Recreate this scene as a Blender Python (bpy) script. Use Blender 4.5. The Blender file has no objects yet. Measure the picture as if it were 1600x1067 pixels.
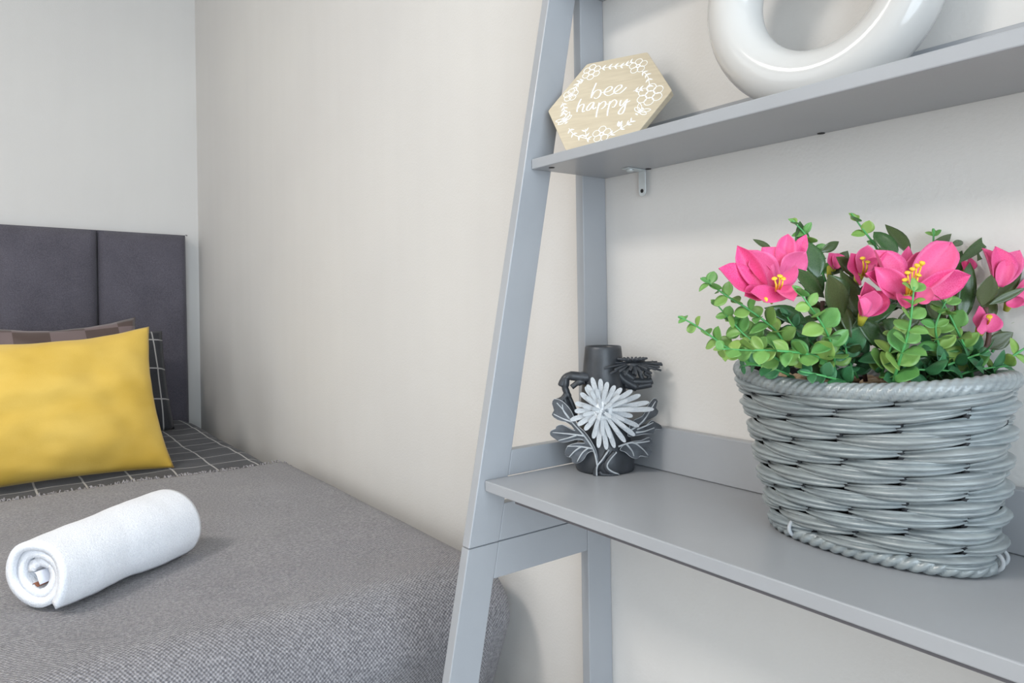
import bpy, bmesh, math, random
from math import sin, cos, pi, radians, hypot, atan2, sqrt
from mathutils import Vector, Matrix, noise

random.seed(7)
S = bpy.context.scene
COL = S.collection
V = Vector

# ------------------------------------------------------------------ camera
WX = 0.68            # the long wall stands at x = WX, the bed head wall at y = YB
YB = 2.93
EYE = V((0.0, 0.0, 0.98))
FPX, ROLL, OY = 1109.0, 0.015, -64.0
YAW = math.atan(831.0 / 1109.0)
FWD = V((sin(YAW), cos(YAW), 0))
_r0 = V((cos(YAW), -sin(YAW), 0))
RGT = _r0 * cos(ROLL) - V((0, 0, 1)) * sin(ROLL)
UPV = V((0, 0, 1)) * cos(ROLL) + _r0 * sin(ROLL)
cam = bpy.data.objects.new('camera', bpy.data.cameras.new('camera'))
COL.objects.link(cam)
cam.data.sensor_width = 36.0
cam.data.lens = 36.0 * FPX / 1600.0
cam.data.shift_y = OY / 1600.0
cam.data.clip_start = 0.02
_m = Matrix((RGT, UPV, -FWD)).transposed().to_4x4()
_m.translation = EYE
cam.matrix_world = _m
S.camera = cam


def at(px, py, d):
    """point seen at a photograph pixel at distance d along the optical axis"""
    return EYE + (FWD + RGT * ((px - 800.0) / FPX) + UPV * ((533.5 + OY - py) / FPX)) * d


# ------------------------------------------------------------------ light and exposure
world = bpy.data.worlds.new('world')
S.world = world
world.use_nodes = True
_bg = world.node_tree.nodes['Background']
_bg.inputs[0].default_value = (0.80, 0.90, 1.0, 1)
_bg.inputs[1].default_value = 1.5


def area_light(name, loc, rot, sx, sy, power, color):
    l = bpy.data.lights.new(name, 'AREA')
    l.shape = 'RECTANGLE'
    l.size, l.size_y, l.energy, l.color = sx, sy, power, color
    o = bpy.data.objects.new(name, l)
    o.location, o.rotation_euler = loc, rot
    COL.objects.link(o)
    return o


# daylight entering through the window behind the camera
area_light('window_daylight', (-0.65, -1.86, 1.12), (radians(90), 0, 0), 2.3, 1.9, 66, (0.755, 0.885, 1.0))
# warm fill at an unseen left-wall window, added to warm the walls by the bed
area_light('side_window_fill', (-2.26, 1.3, 1.5), (0, radians(-90), 0), 1.2, 1.5, 5, (1.0, 0.86, 0.70))
# warm overhead fill, added as an unseen lamp on the ceiling
area_light('ceiling_fill_light', (-1.1, 0.85, 2.32), (0, 0, 0), 0.5, 0.5, 27, (1.0, 0.945, 0.88))

S.view_settings.view_transform = 'Standard'
S.view_settings.look = 'None'
S.view_settings.gamma = 1.0
S.view_settings.use_curve_mapping = False
S.view_settings.exposure = 0.08


# ------------------------------------------------------------------ materials
def lin(r, g, b):
    f = lambda c: c / 12.92 if c <= 0.04045 else ((c + 0.055) / 1.055) ** 2.4
    return (f(r / 255.0), f(g / 255.0), f(b / 255.0), 1)


class NT:
    def __init__(self, name):
        self.m = bpy.data.materials.new(name)
        self.m.use_nodes = True
        self.t = self.m.node_tree
        self.b = self.t.nodes['Principled BSDF']

    def n(self, typ, **kw):
        nd = self.t.nodes.new(typ)
        for k, v in kw.items():
            if k.startswith('i_'):
                key = k[2:]
                nd.inputs[int(key) if key.isdigit() else key].default_value = v
            else:
                setattr(nd, k, v)
        return nd

    def l(self, a, b):
        self.t.links.new(a, b)

    def math(self, op, a, b=None):
        nd = self.t.nodes.new('ShaderNodeMath')
        nd.operation = op
        for i, x in enumerate((a, b)):
            if x is None:
                continue
            if isinstance(x, (int, float)):
                nd.inputs[i].default_value = x
            else:
                self.l(x, nd.inputs[i])
        return nd.outputs[0]

    def mix(self, f, a, b):
        nd = self.t.nodes.new('ShaderNodeMixRGB')
        for i, x in enumerate((f, a, b)):
            if isinstance(x, (int, float)):
                nd.inputs[i].default_value = x
            elif isinstance(x, tuple):
                nd.inputs[i].default_value = x
            else:
                self.l(x, nd.inputs[i])
        return nd.outputs[0]

    def ramp(self, f, lo, hi):
        nd = self.t.nodes.new('ShaderNodeMapRange')
        nd.inputs[1].default_value, nd.inputs[2].default_value = lo, hi
        self.l(f, nd.inputs[0])
        return nd.outputs[0]

    def noise(self, scale, detail=4, co=None, stretch=None, rough=0.5):
        t = self.n('ShaderNodeTexCoord')
        c = co or t.outputs['Object']
        if stretch:
            mp = self.n('ShaderNodeMapping')
            mp.inputs['Scale'].default_value = stretch
            self.l(c, mp.inputs[0])
            c = mp.outputs[0]
        nd = self.n('ShaderNodeTexNoise')
        nd.inputs['Scale'].default_value = scale
        nd.inputs['Detail'].default_value = detail
        nd.inputs['Roughness'].default_value = rough
        self.l(c, nd.inputs['Vector'])
        return nd.outputs['Fac']

    def bump(self, h, strength, dist):
        nd = self.n('ShaderNodeBump')
        nd.inputs['Strength'].default_value = strength
        nd.inputs['Distance'].default_value = dist
        self.l(h, nd.inputs['Height'])
        self.l(nd.outputs[0], self.b.inputs['Normal'])

    def set(self, color=None, rough=None, **kw):
        if color is not None:
            if isinstance(color, tuple):
                self.b.inputs['Base Color'].default_value = color
            else:
                self.l(color, self.b.inputs['Base Color'])
        if rough is not None:
            self.b.inputs['Roughness'].default_value = rough
        for k, v in kw.items():
            self.b.inputs[k.replace('_', ' ')].default_value = v
        return self


def mat_simple(name, c, rough=0.5, var=0.12, scale=40, bump=0.0, bscale=200, **kw):
    t = NT(name)
    d = tuple(x * (1 - var) for x in c[:3]) + (1,)
    h = tuple(min(1, x * (1 + var)) for x in c[:3]) + (1,)
    t.set(t.mix(t.ramp(t.noise(scale), 0.3, 0.7), d, h), rough, **kw)
    if bump:
        t.bump(t.noise(bscale, 3), 0.5, bump)
    return t.m


def mat_wall(name, c1, c2):
    t = NT(name)
    big = t.ramp(t.noise(1.6, 3), 0.35, 0.65)
    streak = t.ramp(t.noise(3.0, 5, stretch=(6, 6, 0.35)), 0.35, 0.7)
    a = t.mix(big, c1, c2)
    fac = t.math('MULTIPLY', streak, 0.06)
    col = t.mix(fac, a, tuple(x * 0.72 for x in c2[:3]) + (1,))
    t.set(col, 0.72)
    t.bump(t.noise(260, 3), 0.25, 0.0012)
    return t.m


M = {}
M['wall'] = mat_wall('painted_wall', lin(219, 216, 212), lin(213, 210, 207))
M['ceiling'] = mat_simple('ceiling_paint', lin(236, 233, 228), 0.8, 0.03)
M['trim'] = mat_simple('white_gloss_trim', lin(236, 235, 232), 0.35, 0.03)


def mat_floor():
    t = NT('oak_laminate')
    n = t.noise(4, 6, stretch=(1, 14, 14))
    t.set(t.mix(t.ramp(n, 0.3, 0.7), lin(150, 138, 126), lin(180, 168, 154)), 0.45)
    return t.m


M['floor'] = mat_floor()


def mat_shelf():
    t = NT('grey_shelf_paint')
    n = t.ramp(t.noise(7, 4), 0.3, 0.7)
    t.set(t.mix(n, lin(158, 160, 164), lin(165, 167, 171)), 0.30)
    t.bump(t.noise(350, 2), 0.15, 0.0004)
    return t.m


M['shelf'] = mat_shelf()
M['joint'] = mat_simple('dark_joint', lin(92, 98, 104), 0.6)
M['raw_board'] = mat_simple('dark_raw_board', lin(96, 94, 98), 0.7)
M['hole'] = mat_simple('screw_hole_dark', lin(38, 36, 36), 0.7)
M['metal'] = mat_simple('zinc_metal', lin(214, 220, 222), 0.42, 0.05, 60, Metallic=0.75)


def mat_fabric(name, c1, c2, scale=900, sheen=0.3, bump=0.0006, mottle=9, rough=0.9):
    t = NT(name)
    f = t.ramp(t.noise(scale, 2), 0.35, 0.65)
    g = t.ramp(t.noise(mottle, 4), 0.3, 0.7)
    k = t.math('ADD', t.math('MULTIPLY', f, 0.6), t.math('MULTIPLY', g, 0.4))
    t.set(t.mix(k, c1, c2), rough, Sheen_Weight=sheen)
    t.bump(t.noise(scale, 2), 0.6, bump)
    return t.m


M['headboard'] = mat_fabric('charcoal_upholstery', lin(70, 67, 76), lin(100, 96, 106), 420, 0.15)
M['seam'] = mat_simple('dark_seam', lin(40, 38, 44), 0.9)


def mat_velvet():
    t = NT('yellow_velvet')
    g = t.ramp(t.noise(5, 4, stretch=(1, 1, 1.6)), 0.32, 0.68)
    f = t.ramp(t.noise(700, 2), 0.3, 0.7)
    c = t.mix(g, lin(206, 168, 66), lin(224, 190, 96))
    c = t.mix(t.math('MULTIPLY', f, 0.12), c, lin(184, 140, 44))
    t.set(c, 0.85, Sheen_Weight=0.25, Sheen_Roughness=0.4)
    t.b.inputs['Sheen Tint'].default_value = (1, 0.9, 0.6, 1)
    t.bump(t.noise(300, 2), 0.3, 0.0006)
    return t.m


M['velvet'] = mat_velvet()


def mat_grid(name, pitch_u, pitch_v, off_u, off_v, width, c1, c2, cl):
    t = NT(name)
    uv = t.n('ShaderNodeUVMap')
    sx = t.n('ShaderNodeSeparateXYZ')
    t.l(uv.outputs[0], sx.inputs[0])
    dots = []
    for o, p, off, w in ((sx.outputs[0], pitch_u, off_u, width), (sx.outputs[1], pitch_v, off_v, width)):
        a = t.math('DIVIDE', t.math('SUBTRACT', o, off), p)
        f = t.math('ABSOLUTE', t.math('SUBTRACT', t.math('FRACT', a), 0.5))
        dots.append(t.math('GREATER_THAN', f, 0.5 - w / p / 2))
    line = t.math('MAXIMUM', dots[0], dots[1])
    f = t.ramp(t.noise(500, 2), 0.3, 0.7)
    base = t.mix(f, c1, c2)
    t.set(t.mix(line, base, cl), 0.92, Sheen_Weight=0.1)
    t.bump(t.noise(420, 2), 0.5, 0.0005)
    return t.m


M['grid'] = mat_grid('charcoal_grid_cotton', 0.0965, 0.104, 0.0, 0.0, 0.0042, lin(52, 52, 57), lin(70, 70, 75), lin(176, 174, 172))
M['grid_pillow'] = mat_grid('charcoal_grid_pillowcase', 0.0965, 0.104, 0.006, 0.035, 0.0042, lin(42, 43, 48), lin(60, 60, 65), lin(176, 174, 172))


def mat_checker():
    t = NT('brown_satin_check')
    uv = t.n('ShaderNodeUVMap')
    ck = t.n('ShaderNodeTexChecker')
    ck.inputs['Scale'].default_value = 1 / 0.088
    ck.inputs[1].default_value = lin(116, 100, 100)
    ck.inputs[2].default_value = lin(82, 66, 62)
    t.l(uv.outputs[0], ck.inputs[0])
    t.set(ck.outputs[0], 0.42, Sheen_Weight=0.2)
    return t.m


M['checker'] = mat_checker()


def mat_blanket():
    t = NT('grey_woven_wool')
    uv = t.n('ShaderNodeUVMap')
    ns = t.n('ShaderNodeTexNoise')
    ns.inputs['Scale'].default_value = 30
    t.l(uv.outputs[0], ns.inputs['Vector'])
    mx = t.n('ShaderNodeVectorMath', operation='SCALE')
    mx.inputs['Scale'].default_value = 0.006
    t.l(ns.outputs['Color'], mx.inputs[0])
    ad = t.n('ShaderNodeVectorMath', operation='ADD')
    t.l(uv.outputs[0], ad.inputs[0])
    t.l(mx.outputs[0], ad.inputs[1])
    rot = t.n('ShaderNodeMapping')
    rot.inputs['Rotation'].default_value = (0, 0, 0.18)
    t.l(ad.outputs[0], rot.inputs[0])
    sx = t.n('ShaderNodeSeparateXYZ')
    t.l(rot.outputs[0], sx.inputs[0])
    p = 0.0052
    s1 = t.math('SINE', t.math('MULTIPLY', sx.outputs[0], 2 * pi / p))
    s2 = t.math('SINE', t.math('MULTIPLY', sx.outputs[1], 2 * pi / p))
    h = t.math('MULTIPLY', s1, s2)
    fine = t.noise(260, 5, rough=0.8)
    big = t.noise(7, 3)
    k = t.math('ADD', t.math('MULTIPLY', t.math('ADD', h, 1), 0.30), t.math('MULTIPLY', t.math('SUBTRACT', fine, 0.5), 2.2))
    k = t.math('ADD', k, t.math('MULTIPLY', t.math('SUBTRACT', big, 0.5), 0.25))
    nd = t.n('ShaderNodeClamp')
    t.l(k, nd.inputs[0])
    t.set(t.mix(nd.outputs[0], lin(98, 96, 101), lin(190, 187, 190)), 0.95, Sheen_Weight=0.2)
    hh = t.math('ADD', h, t.math('MULTIPLY', fine, 1.6))
    t.bump(hh, 0.8, 0.0010)
    return t.m


M['blanket'] = mat_blanket()
M['fringe'] = mat_simple('grey_wool_fringe', lin(150, 147, 150), 0.95, 0.2, 90)


def mat_towel():
    t = NT('white_terry')
    f = t.noise(520, 3, rough=0.7)
    t.set(t.mix(t.ramp(f, 0.3, 0.7), lin(224, 225, 232), lin(246, 247, 251)), 0.95, Sheen_Weight=0.3)
    t.bump(f, 0.9, 0.0016)
    return t.m


M['towel'] = mat_towel()
M['tag_white'] = mat_simple('white_satin_tag', lin(225, 226, 235), 0.5, 0.03)
M['gap_brown'] = mat_simple('brown_gap_shade', lin(120, 72, 52), 0.7)  # brown tone of the shaded gap in the towel roll
M['ink'] = mat_simple('grey_ink', lin(90, 90, 100), 0.7)
M['ceramic'] = mat_simple('white_glazed_ceramic', lin(200, 198, 195), 0.12, 0.01, 8)


def mat_wood():
    t = NT('pale_birch_ply')
    n = t.ramp(t.noise(30, 5, stretch=(1.0, 1.0, 9)), 0.3, 0.7)
    t.set(t.mix(n, lin(188, 174, 150), lin(201, 188, 164)), 0.55)
    return t.m


M['wood'] = mat_wood()
M['wood_edge'] = mat_simple('birch_ply_edge', lin(190, 166, 124), 0.7, 0.15, 60)
M['white_print'] = mat_simple('white_print', lin(250, 249, 246), 0.6, 0.01)
M['resin'] = mat_simple('charcoal_resin', lin(58, 61, 66), 0.40, 0.35, 40, 0.0006, 60)
M['leaf_resin'] = mat_simple('dark_resin_leaf', lin(80, 84, 90), 0.5, 0.4, 70, 0.0006, 120)
M['vein'] = mat_simple('pale_rubbed_edge', lin(176, 180, 184), 0.6, 0.2, 90)


def mat_petal_white():
    t = NT('whitewashed_petal')
    f = t.ramp(t.noise(110, 4, rough=0.65), 0.40, 0.56)
    t.set(t.mix(f, lin(120, 126, 132), lin(232, 235, 238)), 0.6)
    t.bump(t.noise(150, 3), 0.4, 0.0008)
    return t.m


M['white_petal'] = mat_petal_white()


def mat_strand():
    t = NT('grey_rattan')
    info = t.n('ShaderNodeObjectInfo')
    f = t.ramp(t.noise(60, 4, stretch=(1, 1, 7)), 0.3, 0.7)
    c = t.mix(f, lin(122, 130, 134), lin(152, 161, 163))
    c = t.mix(t.math('MULTIPLY', info.outputs['Random'], 0.3), c, lin(142, 142, 138))
    t.set(c, 0.28)
    t.b.inputs['Specular IOR Level'].default_value = 0.7
    return t.m


M['strand'] = mat_strand()
M['stake'] = mat_simple('black_stake', lin(34, 36, 40), 0.6)
M['liner'] = mat_simple('dark_liner', lin(30, 31, 33), 0.9)


def mat_leaf(name, c1, c2, c3, rough):
    t = NT(name)
    info = t.n('ShaderNodeObjectInfo')
    f = t.ramp(t.noise(55, 3), 0.35, 0.65)
    c = t.mix(f, c1, c2)
    c = t.mix(t.math('MULTIPLY', info.outputs['Random'], 0.75), c, c3)
    t.set(c, rough)
    t.b.inputs['Subsurface Weight'].default_value = 0.0
    return t.m


M['euca'] = mat_leaf('light_green_leaf', lin(74, 138, 72), lin(100, 160, 86), lin(152, 178, 88), 0.4)
M['low_leaf'] = mat_leaf('mid_green_leaf', lin(50, 112, 72), lin(76, 138, 88), lin(54, 100, 66), 0.45)
M['euca_stem'] = mat_simple('green_stem', lin(84, 160, 92), 0.5)
M['dark_leaf'] = mat_leaf('dark_green_leaf', lin(44, 80, 48), lin(68, 104, 60), lin(84, 78, 48), 0.26)
M['brown_stem'] = mat_simple('brown_stem', lin(96, 68, 60), 0.6)


def mat_pink():
    t = NT('pink_petal')
    info = t.n('ShaderNodeObjectInfo')
    f = t.ramp(t.noise(45, 3), 0.3, 0.7)
    c = t.mix(f, lin(220, 44, 116), lin(234, 86, 148))
    c = t.mix(t.math('MULTIPLY', info.outputs['Random'], 0.5), c, lin(242, 128, 174))
    t.set(c, 0.5, Sheen_Weight=0.15)
    return t.m


M['pink'] = mat_pink()
M['calyx'] = mat_simple('pale_yellow_green', lin(196, 190, 70), 0.6)
M['stamen'] = mat_simple('yellow_stamen', lin(238, 196, 58), 0.55)
M['pebble'] = mat_leaf('beige_pebble', lin(176, 150, 116), lin(206, 184, 152), lin(140, 112, 84), 0.5)
M['bed_base'] = mat_fabric('bed_base_fabric', lin(66, 64, 70), lin(88, 86, 92), 400)
M['mattress'] = mat_simple('white_ticking', lin(225, 224, 220), 0.9)
M['lamp_glass'] = mat_simple('opal_glass', lin(240, 236, 226), 0.3, 0.01)


def mat_glass():
    t = NT('window_glass')
    t.set((0.95, 0.98, 1, 1), 0.02, Transmission_Weight=1.0, IOR=1.02)
    t.noise(1)
    return t.m


M['glass'] = mat_glass()


# ------------------------------------------------------------------ builders
def root(name, loc, label, cat, group=None):
    o = bpy.data.objects.new(name, None)
    o.empty_display_size = 0.03
    o.location = loc
    COL.objects.link(o)
    o['label'], o['category'] = label, cat
    if group:
        o['group'] = group
    return o


def origin_of(p):
    v = V((0, 0, 0))
    while p is not None:
        v += p.location
        p = p.parent
    return v


class MB:
    """collects vertices and faces (world coordinates)"""

    def __init__(self):
        self.v, self.f, self.uv = [], [], []

    def add(self, vs, fs, uvs=None):
        k = len(self.v)
        self.v += [V(a) for a in vs]
        self.f += [tuple(i + k for i in q) for q in fs]
        self.uv += list(uvs) if uvs else [(0, 0)] * len(vs)

    def box(self, x0, x1, y0, y1, z0, z1):
        vs = [(x, y, z) for z in (z0, z1) for y in (y0, y1) for x in (x0, x1)]
        self.add(vs, [(0, 2, 3, 1), (4, 5, 7, 6), (0, 1, 5, 4), (2, 6, 7, 3), (0, 4, 6, 2), (1, 3, 7, 5)])

    def prism(self, pts, ext):
        """closed 3-D outline extruded by vector ext"""
        n = len(pts)
        e = V(ext)
        vs = [V(p) for p in pts] + [V(p) + e for p in pts]
        fs = [tuple(range(n - 1, -1, -1)), tuple(range(n, 2 * n))]
        fs += [(i, (i + 1) % n, n + (i + 1) % n, n + i) for i in range(n)]
        self.add(vs, fs)

    def tube(self, pts, rad, seg=8, caps=True, flat=1.0, flat_dir=None):
        pts = [V(p) for p in pts]
        n = len(pts)
        rr = rad if isinstance(rad, (list, tuple)) else [rad] * n
        vs, fs = [], []
        prev = None
        for i, p in enumerate(pts):
            t = (pts[min(i + 1, n - 1)] - pts[max(i - 1, 0)])
            if t.length < 1e-9:
                t = V((0, 0, 1))
            t.normalize()
            if flat_dir is not None:
                a = V(flat_dir) - t * t.dot(V(flat_dir))
            else:
                a = (prev - t * prev.dot(t)) if prev is not None else t.orthogonal()
            if a.length < 1e-6:
                a = t.orthogonal()
            a.normalize()
            prev = a
            b = t.cross(a)
            for k in range(seg):
                w = 2 * pi * k / seg
                vs.append(p + (a * cos(w) * flat + b * sin(w)) * rr[i])
        for i in range(n - 1):
            for k in range(seg):
                k2 = (k + 1) % seg
                fs.append((i * seg + k, i * seg + k2, (i + 1) * seg + k2, (i + 1) * seg + k))
        if caps:
            fs.append(tuple(range(seg - 1, -1, -1)))
            fs.append(tuple((n - 1) * seg + k for k in range(seg)))
        self.add(vs, fs)

    def grid(self, fn, nu, nv, wrap_u=False):
        """fn(i, j) -> (point, (u, v)) on a (nu x nv) lattice of points"""
        vs, uv, fs = [], [], []
        for j in range(nv):
            for i in range(nu):
                p, q = fn(i, j)
                vs.append(p)
                uv.append(q)
        mu = nu if wrap_u else nu - 1
        for j in range(nv - 1):
            for i in range(mu):
                i2 = (i + 1) % nu
                fs.append((j * nu + i, j * nu + i2, (j + 1) * nu + i2, (j + 1) * nu + i))
        self.add(vs, fs, uv)

    def lathe(self, c, prof, seg=32):
        c = V(c)
        self.grid(lambda i, j: (c + V((prof[j][0] * cos(2 * pi * i / seg), prof[j][0] * sin(2 * pi * i / seg), prof[j][1])), (0, 0)), seg, len(prof), True)

    def build(self, name, mat, parent=None, smooth=True, bevel=0.0, auto=None, solid=0.0, subsurf=0):
        me = bpy.data.meshes.new(name)
        o0 = origin_of(parent)
        me.from_pydata([tuple(a - o0) for a in self.v], [], self.f)
        if any(q != (0, 0) for q in self.uv):
            ul = me.uv_layers.new(name='UVMap')
            for lp in me.loops:
                ul.data[lp.index].uv = self.uv[lp.vertex_index]
        me.materials.append(mat)
        bm = bmesh.new()
        bm.from_mesh(me)
        bmesh.ops.recalc_face_normals(bm, faces=bm.faces)
        bm.to_mesh(me)
        bm.free()
        for p in me.polygons:
            p.use_smooth = smooth
        o = bpy.data.objects.new(name, me)
        COL.objects.link(o)
        o.parent = parent
        if bevel:
            b = o.modifiers.new('bevel', 'BEVEL')
            b.width, b.segments, b.limit_method = bevel, 2, 'ANGLE'
            if smooth:
                o.modifiers.new('wn', 'WEIGHTED_NORMAL')
        if solid:
            s = o.modifiers.new('solid', 'SOLIDIFY')
            s.thickness = solid
        if subsurf:
            s = o.modifiers.new('sub', 'SUBSURF')
            s.levels = s.render_levels = subsurf
        if auto is not None:
            sharp_edges(me, auto)
        return o


def sharp_edges(me, ang):
    bm = bmesh.new()
    bm.from_mesh(me)
    for e in bm.edges:
        e.smooth = not (len(e.link_faces) == 2 and e.calc_face_angle(0) > ang)
    bm.to_mesh(me)
    bm.free()


def place(name, me, mat4, parent):
    """a part that shares a mesh; mat4 is in world space"""
    o = bpy.data.objects.new(name, me)
    COL.objects.link(o)
    o.parent = parent
    m = mat4.copy()
    m.translation = m.translation - origin_of(parent)
    o.matrix_basis = m
    return o


def mesh_of(mb, name, mat, smooth=True):
    o = mb.build(name, mat, None, smooth)
    me = o.data
    bpy.data.objects.remove(o)
    return me


def cr(pts, n=6, closed=False):
    """Catmull-Rom through points"""
    pts = [V(p) for p in pts]
    if len(pts) < 3 and not closed:
        return [pts[0].lerp(pts[-1], i / n) for i in range(n + 1)]
    out = []
    m = len(pts)
    for i in range(m if closed else m - 1):
        if closed:
            a, b, c, d = pts[i - 1], pts[i], pts[(i + 1) % m], pts[(i + 2) % m]
        else:
            a, b, c, d = pts[max(i - 1, 0)], pts[i], pts[i + 1], pts[min(i + 2, m - 1)]
        for k in range(n):
            t = k / n
            out.append(0.5 * ((2 * b) + (c - a) * t + (2 * a - 5 * b + 4 * c - d) * t * t + (3 * b - a - 3 * c + d) * t ** 3))
    if not closed:
        out.append(pts[-1])
    return out


def frame(p, ydir, zdir, sx=1, sy=1, sz=1):
    y = V(ydir).normalized()
    z = V(zdir)
    z = (z - y * z.dot(y))
    if z.length < 1e-6:
        z = y.orthogonal()
    z.normalize()
    x = y.cross(z)
    m = Matrix((x * sx, y * sy, z * sz)).transposed().to_4x4()
    m.translation = V(p)
    return m


def struct(o):
    o['kind'] = 'structure'
    return o


def rnd(a, b):
    return random.uniform(a, b)


# ------------------------------------------------------------------ the room
X0, Y0, ZC = -2.3, -1.9, 2.4
T = 0.1


def slab(name, mat, *b):
    m = MB()
    m.box(*b)
    return struct(m.build(name, mat, None, False))


slab('wall_right', M['wall'], WX, WX + T, Y0 - T, YB + T, 0, ZC)
slab('wall_back', M['wall'], X0 - T, WX, YB, YB + T, 0, ZC)
slab('floor', M['floor'], X0 - T, WX + T, Y0 - T, YB + T, -T, 0)
slab('ceiling', M['ceiling'], X0 - T, WX + T, Y0 - T, YB + T, ZC, ZC + T)


def wall_with_hole(name, axis, pos0, pos1, a0, a1, h0, h1, z0, z1):
    m = MB()
    for (p, q, r, s) in ((a0, h0, 0, ZC), (h1, a1, 0, ZC), (h0, h1, 0, z0), (h0, h1, z1, ZC)):
        if axis == 'y':
            m.box(p, q, pos0, pos1, r, s)
        else:
            m.box(pos0, pos1, p, q, r, s)
    return struct(m.build(name, M['wall'], None, False))


wall_with_hole('wall_front', 'y', Y0 - T, Y0, X0, WX, -1.8, 0.5, 0.15, 2.12)
wall_with_hole('wall_left', 'x', X0 - T, X0, Y0, YB, 0.7, 1.9, 0.75, 2.25)


def window(name, axis, pos, h0, h1, z0, z1):
    m = MB()
    w, d = 0.055, 0.03
    mid = (h0 + h1) / 2
    bars = ((h0, h0 + w, z0, z1), (h1 - w, h1, z0, z1), (h0 + w, h1 - w, z0, z0 + w), (h0 + w, h1 - w, z1 - w, z1), (mid - w / 2, mid + w / 2, z0 + w, z1 - w))
    for (p, q, r, s) in bars:
        if axis == 'y':
            m.box(p, q, pos - d, pos + d, r, s)
        else:
            m.box(pos - d, pos + d, p, q, r, s)
    o = struct(m.build(name, M['trim'], None, False))
    g = MB()
    for p, q in ((h0 + w, mid - w / 2), (mid + w / 2, h1 - w)):
        g = MB()
        if axis == 'y':
            g.box(p, q, pos - 0.003, pos + 0.003, z0 + w, z1 - w)
        else:
            g.box(pos - 0.003, pos + 0.003, p, q, z0 + w, z1 - w)
        g.build('pane', M['glass'], o, False)
    return o


window('window_1', 'y', Y0 - 0.06, -1.8, 0.5, 0.15, 2.12)
window('added_side_window', 'x', X0 - 0.06, 0.7, 1.9, 0.75, 2.25)  # unseen window, added for the warm side fill
slab('baseboard_back', M['trim'], X0, WX - 0.014, YB - 0.014, YB, 0, 0.10)
slab('baseboard_right', M['trim'], WX - 0.014, WX, Y0, YB, 0, 0.10)

# unseen ceiling lamp, added to carry the overhead fill set at the top
cl = root('added_ceiling_lamp', (-1.1, 0.85, ZC), 'round opal glass flush lamp, unseen, added to the white ceiling for the overhead fill', 'lamp')
m = MB()
m.lathe((-1.1, 0.85, ZC), [(0.0, -0.001), (0.17, -0.001), (0.17, -0.02), (0.0, -0.02)], 32)
m.build('base_plate', M['trim'], cl, auto=0.6)
m = MB()
m.lathe((-1.1, 0.85, ZC - 0.02), [(0.155, 0.0), (0.15, -0.02), (0.12, -0.04), (0.06, -0.05), (0.0, -0.052)], 32)
m.build('shade', M['lamp_glass'], cl)

# ------------------------------------------------------------------ the ladder shelf
YI = 0.692           # inner face of its left side frame
YR = -0.030          # inner face of its right side frame (out of view)
LT = 0.0145          # leg thickness
LW = 0.0425          # leg width


def front_x(z):
    return 0.4501 + 0.2 * (z - 0.6915)


shelf_unit = root('ladder_shelf', (0.6, 0.33, 0), 'tall grey painted ladder shelf leaning upright against the wall beside the bed', 'shelf')
ZJ = 0.6917
ZTOP = 1.80


def side_frame(ya, yb):
    def leg(z0, z1):
        m = MB()
        m.prism([(front_x(z0), ya, z0), (front_x(z0) + LW + 0.001, ya, z0), (front_x(z1) + LW + 0.001, ya, z1), (front_x(z1), ya, z1)], (0, yb - ya, 0))
        return m.build('front_leg', M['shelf'], shelf_unit, False, 0.0012)
    leg(0.0, ZJ - 0.0004)
    leg(ZJ + 0.0004, 1.62)
    for z0, z1 in ((0.0, ZJ - 0.0004), (ZJ + 0.0004, ZTOP)):
        m = MB()
        m.box(0.638, 0.6795, ya, yb, z0, z1)
        m.build('rear_leg', M['shelf'], shelf_unit, False, 0.0012)
    # joint between the lower and the upper frame
    for z0, z1, n in ((ZJ + 0.0005, 0.7361, 'side_rail'), (0.6487, ZJ - 0.0005, 'side_rail'), (0.768, 0.7985, 'side_gallery'), (0.08, 0.12, 'side_rail')):
        m = MB()
        a, b = front_x(z0) + LW + 0.0014, front_x(z1) + LW + 0.0014
        e = 0.0006
        lo, hi = min(ya, yb) + e, max(ya, yb) - e
        m.prism([(a, lo, z0), (0.6376, lo, z0), (0.6376, lo, z1), (b, lo, z1)], (0, hi - lo, 0))
        m.build(n, M['shelf'], shelf_unit, False, 0.0010)
    m = MB()
    m.box(front_x(ZJ) + 0.002, 0.678, min(ya, yb) + 0.002, max(ya, yb) - 0.002, ZJ - 0.0004, ZJ + 0.0004)
    m.build('joint_gap', M['joint'], shelf_unit, False)


side_frame(YI, YI + LT)
side_frame(YR, YR - LT)


def board(name, x0, x1, z0, z1, y0=YR, y1=YI, mat='shelf', bev=0.0012):
    m = MB()
    m.box(x0, x1, y0, y1, z0, z1)
    return m.build(name, M[mat], shelf_unit, False, bev)


g = 0.0006
DZ = 0.768           # top of the desk board
UZ = 1.1555          # top of the upper shelf
board('shelf_board', 0.4740, 0.6795, DZ - 0.0125, DZ, YR + g, YI - g)
board('under_panel', 0.4775, 0.6790, DZ - 0.0160, DZ - 0.0127, YR + g, YI - 0.055, 'raw_board', 0)
board('back_gallery', 0.6680, 0.6795, DZ + 0.0004, 0.8215, YR + g, YI - g)
board('shelf_board', 0.5515, 0.6795, UZ - 0.0127, UZ, YR + g, YI - g)
board('back_gallery', 0.6740, 0.6795, UZ + 0.0004, 1.1905, YR + g, YI - g)
board('gallery_cap', 0.6750, 0.6795, 1.1912, 1.1985, YR + g, YI - g)
board('shelf_board', 0.5920, 0.6795, 1.3825, 1.3950, YR + g, YI - g)
board('back_gallery', 0.6675, 0.6795, 1.3954, 1.430, YR + g, YI - g)
board('shelf_board', 0.365, 0.6795, 0.40, 0.4125, YR + g, YI - g)
board('shelf_board', 0.328, 0.6795, 0.12, 0.1325, YR + g, YI - g)

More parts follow.
